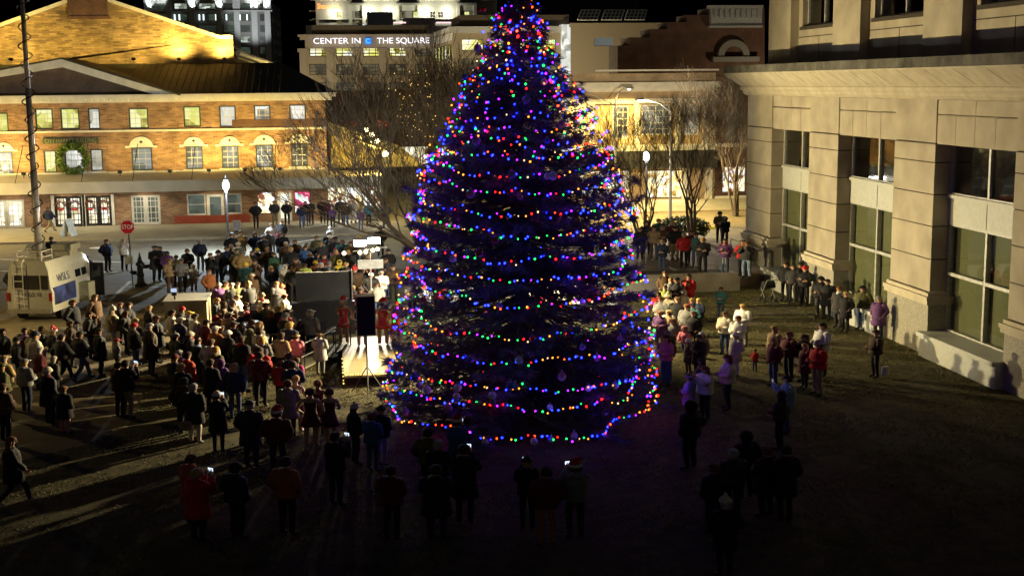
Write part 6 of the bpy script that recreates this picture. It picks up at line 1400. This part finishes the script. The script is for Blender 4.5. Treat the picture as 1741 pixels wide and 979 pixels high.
row('just below the tree', [
 (728,730,1.70,'pockets','jacket','olive','black','cap','black'),(777,712,1.74,'phone','jacket','blue','navy','santa','red'),(745,750,1.66,'hold','jacket','black','black','short','grey hair'),(789,758,1.86,'phone','coat','black','black','short','dark brown'),(741,793,1.70,'hold','coat','black','black','short','dark brown'),
 (896,779,1.70,'phone','jacket','black','black','beanie','black'),(929,796,1.76,'pockets','jacket','maroon','rust','short','dark brown'),(978,788,1.72,'phone','hoodie','grey','charcoal','santa','red')], face=TRE)
row('on the terrace', [
 (1099,377,1.78,'hold','hoodie','charcoal','black','hood','charcoal'),(1088,388,1.7,'pockets','jacket','black','black','short','brown'),(1112,386,1.72,'pockets','jacket','tan','brown','short','brown'),(1120,373,1.78,'pockets','jacket','green','black','short','dark brown'),(1126,385,1.74,'folded','jacket','brown','denim','beanie','tan'),
 (1143,377,1.76,'pockets','jacket','maroon','khaki','short','blonde'),(1148,386,1.78,'pockets','jacket','black','khaki','cap','black'),(1126,409,1.62,'hold','jacket','navy','denim','beanie','khaki'),(1163,397,1.76,'pockets','jacket','red','black','short','grey hair'),(1176,393,1.74,'pockets','jacket','maroon','black','short','dark brown'),
 (1183,397,1.76,'folded','jacket','teal','light denim','short','dark brown'),(1195,405,1.76,'folded','jacket','black','black','short','blonde'),(1224,361,1.80,'hold','jacket','olive','black','beanie','black'),(1233,370,1.66,'phone','jacket','black','black','hood','black'),(1233,407,1.74,'carry','jacket','purple','denim','long','dark brown'),(1232,414,1.1,'hold','jacket','pink','light grey','pom','pink',{'z':1.2}),
 (1263,409,1.72,'phone','jacket','red','black','short','brown'),(1270,411,1.76,'phone','jacket','charcoal','light denim','short','brown')], z=TZ, face=TRE)
row('beside the tree', [
 (1171,467,1.82,'hold','jacket','red','denim','short','dark brown'),(1151,473,1.78,'carry','jacket','charcoal','black','cap','charcoal'),(1141,473,1.66,'hold','jacket','light grey','black','fringe','blonde'),(1131,486,1.5,'hold','jacket','lime','black','short','brown'),(1169,479,1.6,'hold','jacket','red','denim','short','auburn'),(1162,494,1.3,'pockets','hoodie','cream','tan','hood','cream'),
 (1177,506,1.25,'hold','jacket','red','black','short','blonde'),(1188,508,1.55,'hold','jacket','navy','black','long','blonde'),(1123,506,1.5,'hold','jacket','light grey','black','short','brown'),(1135,501,1.6,'pockets','jacket','cream','black','pom','cream'),(1152,506,1.68,'pockets','jacket','black','black','short','brown'),(1168,518,1.66,'pockets','jacket','grey','olive','short','auburn'),
 (1179,530,1.55,'pockets','jacket','black','black','fringe','brown'),(1143,541,1.28,'pockets','jacket','grey','charcoal','short','brown'),(1122,530,1.5,'hold','coat','purple','pink','short','auburn'),(1136,528,1.35,'hold','jacket','white','light grey','short','blonde'),(1164,555,1.15,'walk','jacket','pink','denim','hood','pink'),(1171,576,1.25,'pockets','coat','brown','brown','beanie','white'),
 (1188,570,1.55,'hold','coat','dark brown','black','short','dark brown'),(1131,462,1.7,'pockets','jacket','brown','black','short','brown')], face=TRE)
row('on the right lawn', [
 (1226,489,1.35,'hold','jacket','teal','denim','short','dark brown'),(1233,531,1.6,'hold','jacket','cream','denim','short','brown'),(1255,538,1.62,'hold','jacket','white','denim','short','auburn'),(1251,567,1.5,'pockets','coat','cream','white','pom','white'),(1264,518,1.62,'hold','jacket','white','grey','long','blonde'),(1284,592,.85,'hold','jacket','red','denim','short','blonde'),
 (1193,611,1.5,'pockets','coat','black','black','long','dark brown'),(1199,624,1.62,'phone','jacket','white','black','long','auburn'),(1172,638,1.4,'hold','coat','lavender','denim','flat','lavender'),(1238,605,1.70,'hold','jacket','cream','black','long','auburn'),(1174,684,1.80,'pockets','jacket','black','black','hood','black'),
 (1317,555,1.66,'pockets','jacket','tan','black','long','blonde'),(1316,575,1.64,'pockets','jacket','maroon','denim','long','blonde'),(1342,565,1.66,'hold','jacket','maroon','black','short','auburn'),(1369,570,1.6,'pockets','jacket','black','black','short','dark brown'),(1369,585,1.5,'pockets','coat','maroon','black','long','blonde'),
 (1399,550,1.86,'hold','jacket','white','charcoal','short','dark brown',{'sk':1}),(1392,581,1.76,'hold','jacket','red','khaki','beanie','light grey'),(1339,640,1.70,'phone','jacket','pale blue','denim','short','dark brown'),(1327,667,1.62,'hold','hoodie','dark brown','black','hood','dark brown')], face=TRE)
row('by the sandstone building', [
 (1336,447,1.78,'pockets','jacket','black','black','short','dark brown'),(1349,451,1.74,'pockets','jacket','charcoal','black','short','dark brown'),(1361,447,1.80,'pockets','jacket','black','charcoal','beanie','black'),(1369,454,1.78,'folded','jacket','black','black','beanie','red'),(1396,472,1.74,'hold','jacket','black','charcoal','beanie','black'),(1407,476,1.70,'pockets','coat','black','black','short','black'),
 (1427,488,1.68,'pockets','coat','charcoal','black','short','auburn',{'x':'scarf:white'}),(1439,497,1.62,'pockets','coat','black','black','fringe','blonde'),(1467,487,1.80,'pockets','jacket','olive','denim','cap','black'),(1495,505,1.72,'pockets','coat','purple','navy','beanie','grey'),(1490,562,1.64,'hold','jacket','dark brown','black','short','brown')], face=TRE)
row('in the right foreground', [
 (1269,736,1.66,'pockets','coat','black','black','hood','black'),(1247,765,1.66,'hold','jacket','charcoal','black','short','grey hair'),(1304,761,1.66,'hold','coat','dark brown','black','short','auburn'),(1337,759,1.80,'pockets','coat','black','black','short','dark brown'),(1234,847,1.66,'pockets','coat','black','black','pom','cream'),(1215,790,1.6,'pockets','jacket','black','black','short','brown')], face=TRE)
row('before the market', [
 (82,352,1.78,'walk','jacket','navy','khaki','short','brown',{'face':(-15,96)}),(434,345,1.82,'hips','jacket','black','black','short','dark brown'),(466,342,1.76,'pockets','jacket','charcoal','khaki','short','dark brown'),(487,342,1.74,'pockets','jacket','black','black','short','brown'),(512,348,1.66,'pockets','jacket','navy','denim','short','brown'),
 (519,343,1.70,'hold','jacket','black','denim','short','dark brown'),(528,341,1.74,'carry','jacket','charcoal','denim','short','brown'),(548,338,1.80,'pockets','coat','black','black','short','dark brown'),(559,341,1.76,'pockets','jacket','maroon','black','cap','black'),(565,353,1.40,'hold','jacket','purple','black','beanie','white'),
 (578,338,1.80,'pockets','jacket','charcoal','black','short','dark brown'),(587,345,1.72,'pockets','jacket','dark brown','denim','short','brown'),(600,340,1.70,'hold','jacket','light grey','white','fringe','blonde'),(608,337,1.70,'pockets','jacket','camel','black','beanie','camel'),(613,356,1.45,'walk','jacket','purple','denim','short','brown'),(626,344,1.74,'pockets','jacket','teal','black','short','grey hair'),(655,344,1.80,'pockets','jacket','charcoal','denim','short','brown')], z=.14)
row('behind the tree branches', [(x, y, 1.62, 'hold', 'jacket', c, 'black', hd, hc) for x, y, c, hd, hc in
 ((700,478,'cream','short','brown'),(722,482,'white','beanie','white'),(745,476,'red','santa','red'),(768,484,'light grey','short','blonde'),(792,478,'cream','pom','cream'),(905,480,'white','short','brown'),(930,486,'red','santa','red'),(955,478,'cream','long','blonde'),(980,484,'white','beanie','cream'),(1005,480,'coral','short','brown'),(1040,486,'light grey','short','brown'))], face=(5.7,30))
occ = [tuple(atz(p[1], p[2], p[3]+p[4])[:2]) for p in P]
def fill(area, n, x0, x1, y0, y1, face, z=0.0, hmin=1.5, inside=None):
    c = 0; tries = 0
    while c < n and tries < 4000:
        tries += 1; px, py = rng.uniform(x0, x1), rng.uniform(y0, y1)
        if inside and not inside(px, py): continue
        h = float(rng.uniform(hmin, 1.84)) if rng.random() > .12 else float(rng.uniform(1.1, 1.35)); q = atz(px, py, z+h)
        if min((q[0]-a)**2+(q[1]-b)**2 for a, b in occ) < .50**2: continue
        if gb[0]-1.1 < q[0] < gb[0]+1.1 and gb[1]-.4 < q[1] < gb[1]+2.2: continue
        occ.append((q[0], q[1])); c += 1
        pk = str(rng.choice(['pockets','hold','folded','hips','phone','stand','carry'], p=[.26,.24,.12,.08,.08,.17,.05]))
        coat = str(rng.choice(['jacket','coat','hoodie'], p=[.62,.2,.18])); cc = str(rng.choice(['black','charcoal','navy','brown','maroon','red','tan','grey','light grey','olive','cream','purple','teal','dark brown','rust','white','pink','blue'], p=[.15,.11,.09,.08,.07,.08,.06,.06,.04,.05,.05,.03,.03,.03,.02,.02,.01,.02]))
        pc = str(rng.choice(['black','denim','charcoal','khaki','navy','grey'], p=[.35,.25,.15,.08,.09,.08])); hd = str(rng.choice(['short','fringe','long','beanie','pom','cap','hood'], p=[.36,.14,.12,.18,.08,.07,.05]))
        hc = str(rng.choice(['cream','red','black','grey','white','tan','maroon','yellow','navy'])) if hd in ('beanie','pom','cap') else cc if hd == 'hood' else str(rng.choice(['dark brown','brown','blonde','auburn','grey hair'], p=[.33,.25,.2,.12,.1]))
        row(area, [(float(px), float(py), h, pk, coat, cc, pc, hd, hc)], z=z, face=face)
fill('left of the mixing desk', 26, 290, 500, 500, 625, STG, inside=lambda x, y: y > 500+max(0, (330-x))*.4)
fill('on far left paving', 8, 10, 280, 545, 610, STG)
fill('behind the black backdrop', 10, 400, 610, 425, 468, (3.0,46), inside=lambda x, y: not (500 < x < 600 and y > 458))
fill('in the road', 7, 380, 640, 392, 418, (3.0,46))
fill('beside the tree', 6, 1118, 1195, 470, 590, TRE, hmin=1.3)
fill('by the light tower', 4, 600, 665, 425, 480, TRE)
print('PEOPLE', len(P))
M_phone = mat('phone_body', (.01,.01,.01), .3)
adj = {'black':'black','charcoal':'charcoal','sequin red':'sparkling red','plaid red':'red plaid'}
CN = {'jacket':'jacket','coat':'coat','vest':'vest','hoodie':'hooded jacket','dress':'strapless dress','long':'long coat'}
def who(p):
    a, px, py, z, h, pk, coat, cc, pc, hd, hc, sk, fc, o = p
    s = ('child' if h < 1.38 else 'person')+f' in {adj.get(cc, cc)} {CN[coat]}'
    if hd in HATS: s += {'beanie':f' and {hc} knit hat','pom':f' and {hc} bobble hat','cap':f' and {hc} cap','flat':f' and {hc} brimmed hat','hood':' with hood up','santa':' and santa hat'}[hd]
    else: s += {'short':f', {hc.replace(" hair","")} hair','long':f', long {hc} hair','bun':f', {hc} hair pinned up','fringe':f', {hc} bob','bald':', bald head'}[hd]
    if pk == 'phone': s += ', hands raised'
    return s
ordw = ['leftmost','second from left','third from left','fourth from left','fifth from left','sixth from left','seventh from left']
base_l = {}
for i, p in enumerate(P): base_l.setdefault((who(p), p[0]), []).append(i)
labels = {}
for (w_, a_), ids in base_l.items():
    ids.sort(key=lambda i: P[i][1])
    for r_, i in enumerate(ids):
        t_ = f'{w_}, {a_}' if len(ids) == 1 else f'{w_}, {a_}, {ordw[min(r_,6)]}'
        if len(t_.split()) > 16: t_ = t_.replace(' knit hat', ' hat').replace('hooded jacket', 'hoodie').replace(', hands raised', ' filming')
        if len(t_.split()) > 16: t_ = t_.replace(' from left', '')
        labels[i] = t_
PHO = []
for i, p in enumerate(P):
    a, px, py, z, h, pk, coat, cc, pc, hd, hc, sk, fc, o = p
    loc = atz(px, py, z+h); loc[2] = z
    hidden = False
    fc = (fc[0]+rng.normal(0, 1.2), fc[1]+rng.normal(0, 1.5))
    d = math.hypot(loc[0], loc[1]); 
    e_ = person(tuple(loc), h*1.035, pk, coat, cc, pc, hd, hc, sk if sk else int(rng.choice([0,0,0,1,2], p=[.3,.3,.2,.15,.05])), fc, M_shoew if o.get('shoe') else None, o.get('x'))
    lab = labels[i]
    e_['label'] = lab; e_['group'] = 'people '+a
    if pk == 'phone' and d < 60 and cc not in ('charcoal',): PHO.append((e_, lab))
k_ = 0
for e_, lab in PHO:
    M4 = Matrix.LocRotScale(e_.location, e_.rotation_euler, e_.scale); p = M4 @ Vector((0, .385, 1.60)); s = e_.scale[2]
    t = empty('mobile_phone', p, ' '.join(('phone held by '+lab.replace(', hands raised', '').replace(' and ', ' ')).split()[:16]), 'phone', 'phones held up by the crowd', rz=e_.rotation_euler[2], local=True)
    b = MB(); b.box(-.075, .075, -.004, .006, -.04, .04); b.build('case', M_phone, t)
    b = MB(); b.box(-.070, .070, -.008, -.0045, -.036, .036); b.build('screen', emis('phone_screen', (.65,.8,1.0), 2.0), t)
for i, (pts, lb) in enumerate((([(165,545),(230,585),(300,590),(380,610),(470,640)], 'black cable snaking over the paving from the van to the ramp'), ([(640,545),(660,600),(640,650),(624,668)], 'black cable running from the light tower to the loudspeaker stand'))):
    Q = [atz(x_, y_) for x_, y_ in pts]; b = MB(); L_ = []
    for q0, q1 in zip(Q, Q[1:]):
        for t in np.linspace(0, 1, 6, endpoint=False): v_ = q0+(q1-q0)*t; L_.append((v_[0]+.12*math.sin(9*t+i), v_[1]+.15*math.cos(7*t), .035))
    b.path(L_, .018, 5); tag(b.build('cable', M_black, origin=tuple(Q[0])), lb, 'cable')
nl = 5200; lx_ = rng.uniform(-13, 22, nl); ly_ = rng.uniform(27, 62, nl); la_ = rng.uniform(0, 6.28, nl)
C_ = np.column_stack([lx_, ly_, np.full(nl, .05)]); T_ = C_[:,None,:]+np.stack([np.column_stack([np.cos(la_+q)*.05, np.sin(la_+q)*.035, rng.uniform(0,.025,nl)]) for q in (0,2.1,4.2)], 1)
tri_mesh('fallen_leaves', T_, mat('dry_leaf', (.22,.15,.06), .8, var=.5, scale=1.0), None, kind='stuff')
# bags, a stroller and blinking necklaces
def bag(px, py, z, col, label, w=.34, h=.24):
    p = atz(px, py, z); e_ = empty('handbag', tuple(p), label, 'handbag'); b = MB(); b.rings([ell((p[0],p[1],p[2]+q), w/2*k, .08*k, 12) for q, k in ((0,.85),(.03,1),(h*.8,.95),(h,.8))]); b.build('bag_body', fab(col), e_)
    b = MB(); b.path([(p[0]-w*.35,p[1],p[2]+h*.9),(p[0]-w*.2,p[1],p[2]+h+.2),(p[0]+w*.2,p[1],p[2]+h+.2),(p[0]+w*.35,p[1],p[2]+h*.9)], .012, 5); b.build('strap', fab('dark brown'), e_)
bag(316, 731, .80, 'tan', 'tan leather handbag on the hip of the person in black coat and cream trousers'); bag(1505, 637, .55, 'white', 'white shopping bag held beside the pier of the sandstone building', .3, .28)
sp_ = atz(1306, 512); t = empty('pushchair', tuple(sp_), 'folded dark pushchair against the far pier of the sandstone building', 'pushchair')
b = MB(); x, y = sp_[0], sp_[1]
b.rings([[(x-.25, y+.3*math.cos(q), .65+.3*math.sin(q)) for q in np.linspace(-.4, 3.0, 10)], [(x+.25, y+.3*math.cos(q), .65+.3*math.sin(q)) for q in np.linspace(-.4, 3.0, 10)]]); b.build('hood', fab('black'), t)
b = MB(); b.path([(x-.25,y-.5,1.05),(x-.25,y+.35,.15)], .018, 6); b.path([(x+.25,y-.5,1.05),(x+.25,y+.35,.15)], .018, 6); b.path([(x-.25,y+.3,.6),(x-.25,y-.3,.1)], .018, 6); b.path([(x+.25,y+.3,.6),(x+.25,y-.3,.1)], .018, 6); b.path([(x-.25,y-.5,1.05),(x+.25,y-.5,1.05)], .018, 6); b.build('frame', M_pole, t)
for s1 in (-1,1):
    for s2 in (-.3,.35): b = MB(); b.tube((x+s1*.27,y+s2,.12),(x+s1*.30,y+s2,.12),.12,n=14); b.build('wheel', M_black, t)
def necklace(px, py, h, cols, label):
    c = atz(px, py, h); c = np.array([c[0], c[1], h-.33*h/1.77]); pts = [(c[0]+.15*math.cos(q), c[1]+.14*math.sin(q)-.02, c[2]-.05*math.sin(-q)) for q in np.linspace(2.6, 6.9, 9)]
    garland('light_necklace', label, None, pts, len(cols), cols, .022, cat='necklace')
necklace(424, 683, 1.80, ['green','green','red','red','orange','green'], 'flashing red and green bulb necklace on the person in dark cap and coat')
necklace(470, 697, 1.74, ['green','blue','blue','red','red'], 'flashing blue and red bulb necklace under the santa hat in maroon jacket')
necklace(777, 712, 1.74, ['cyan','white','green','cyan','white'], 'bright cyan bulb necklace below the santa hat at the lowest light ring')
necklace(741, 750, 1.66, ['amber','red','blue'], 'yellow red and blue bulb necklace in the dark foreground')
necklace(896, 779, 1.70, ['red'], 'single red blinking pendant of the person right below the tree')

for o in list(bpy.data.objects):
    if '_local' in o: del o['_local']
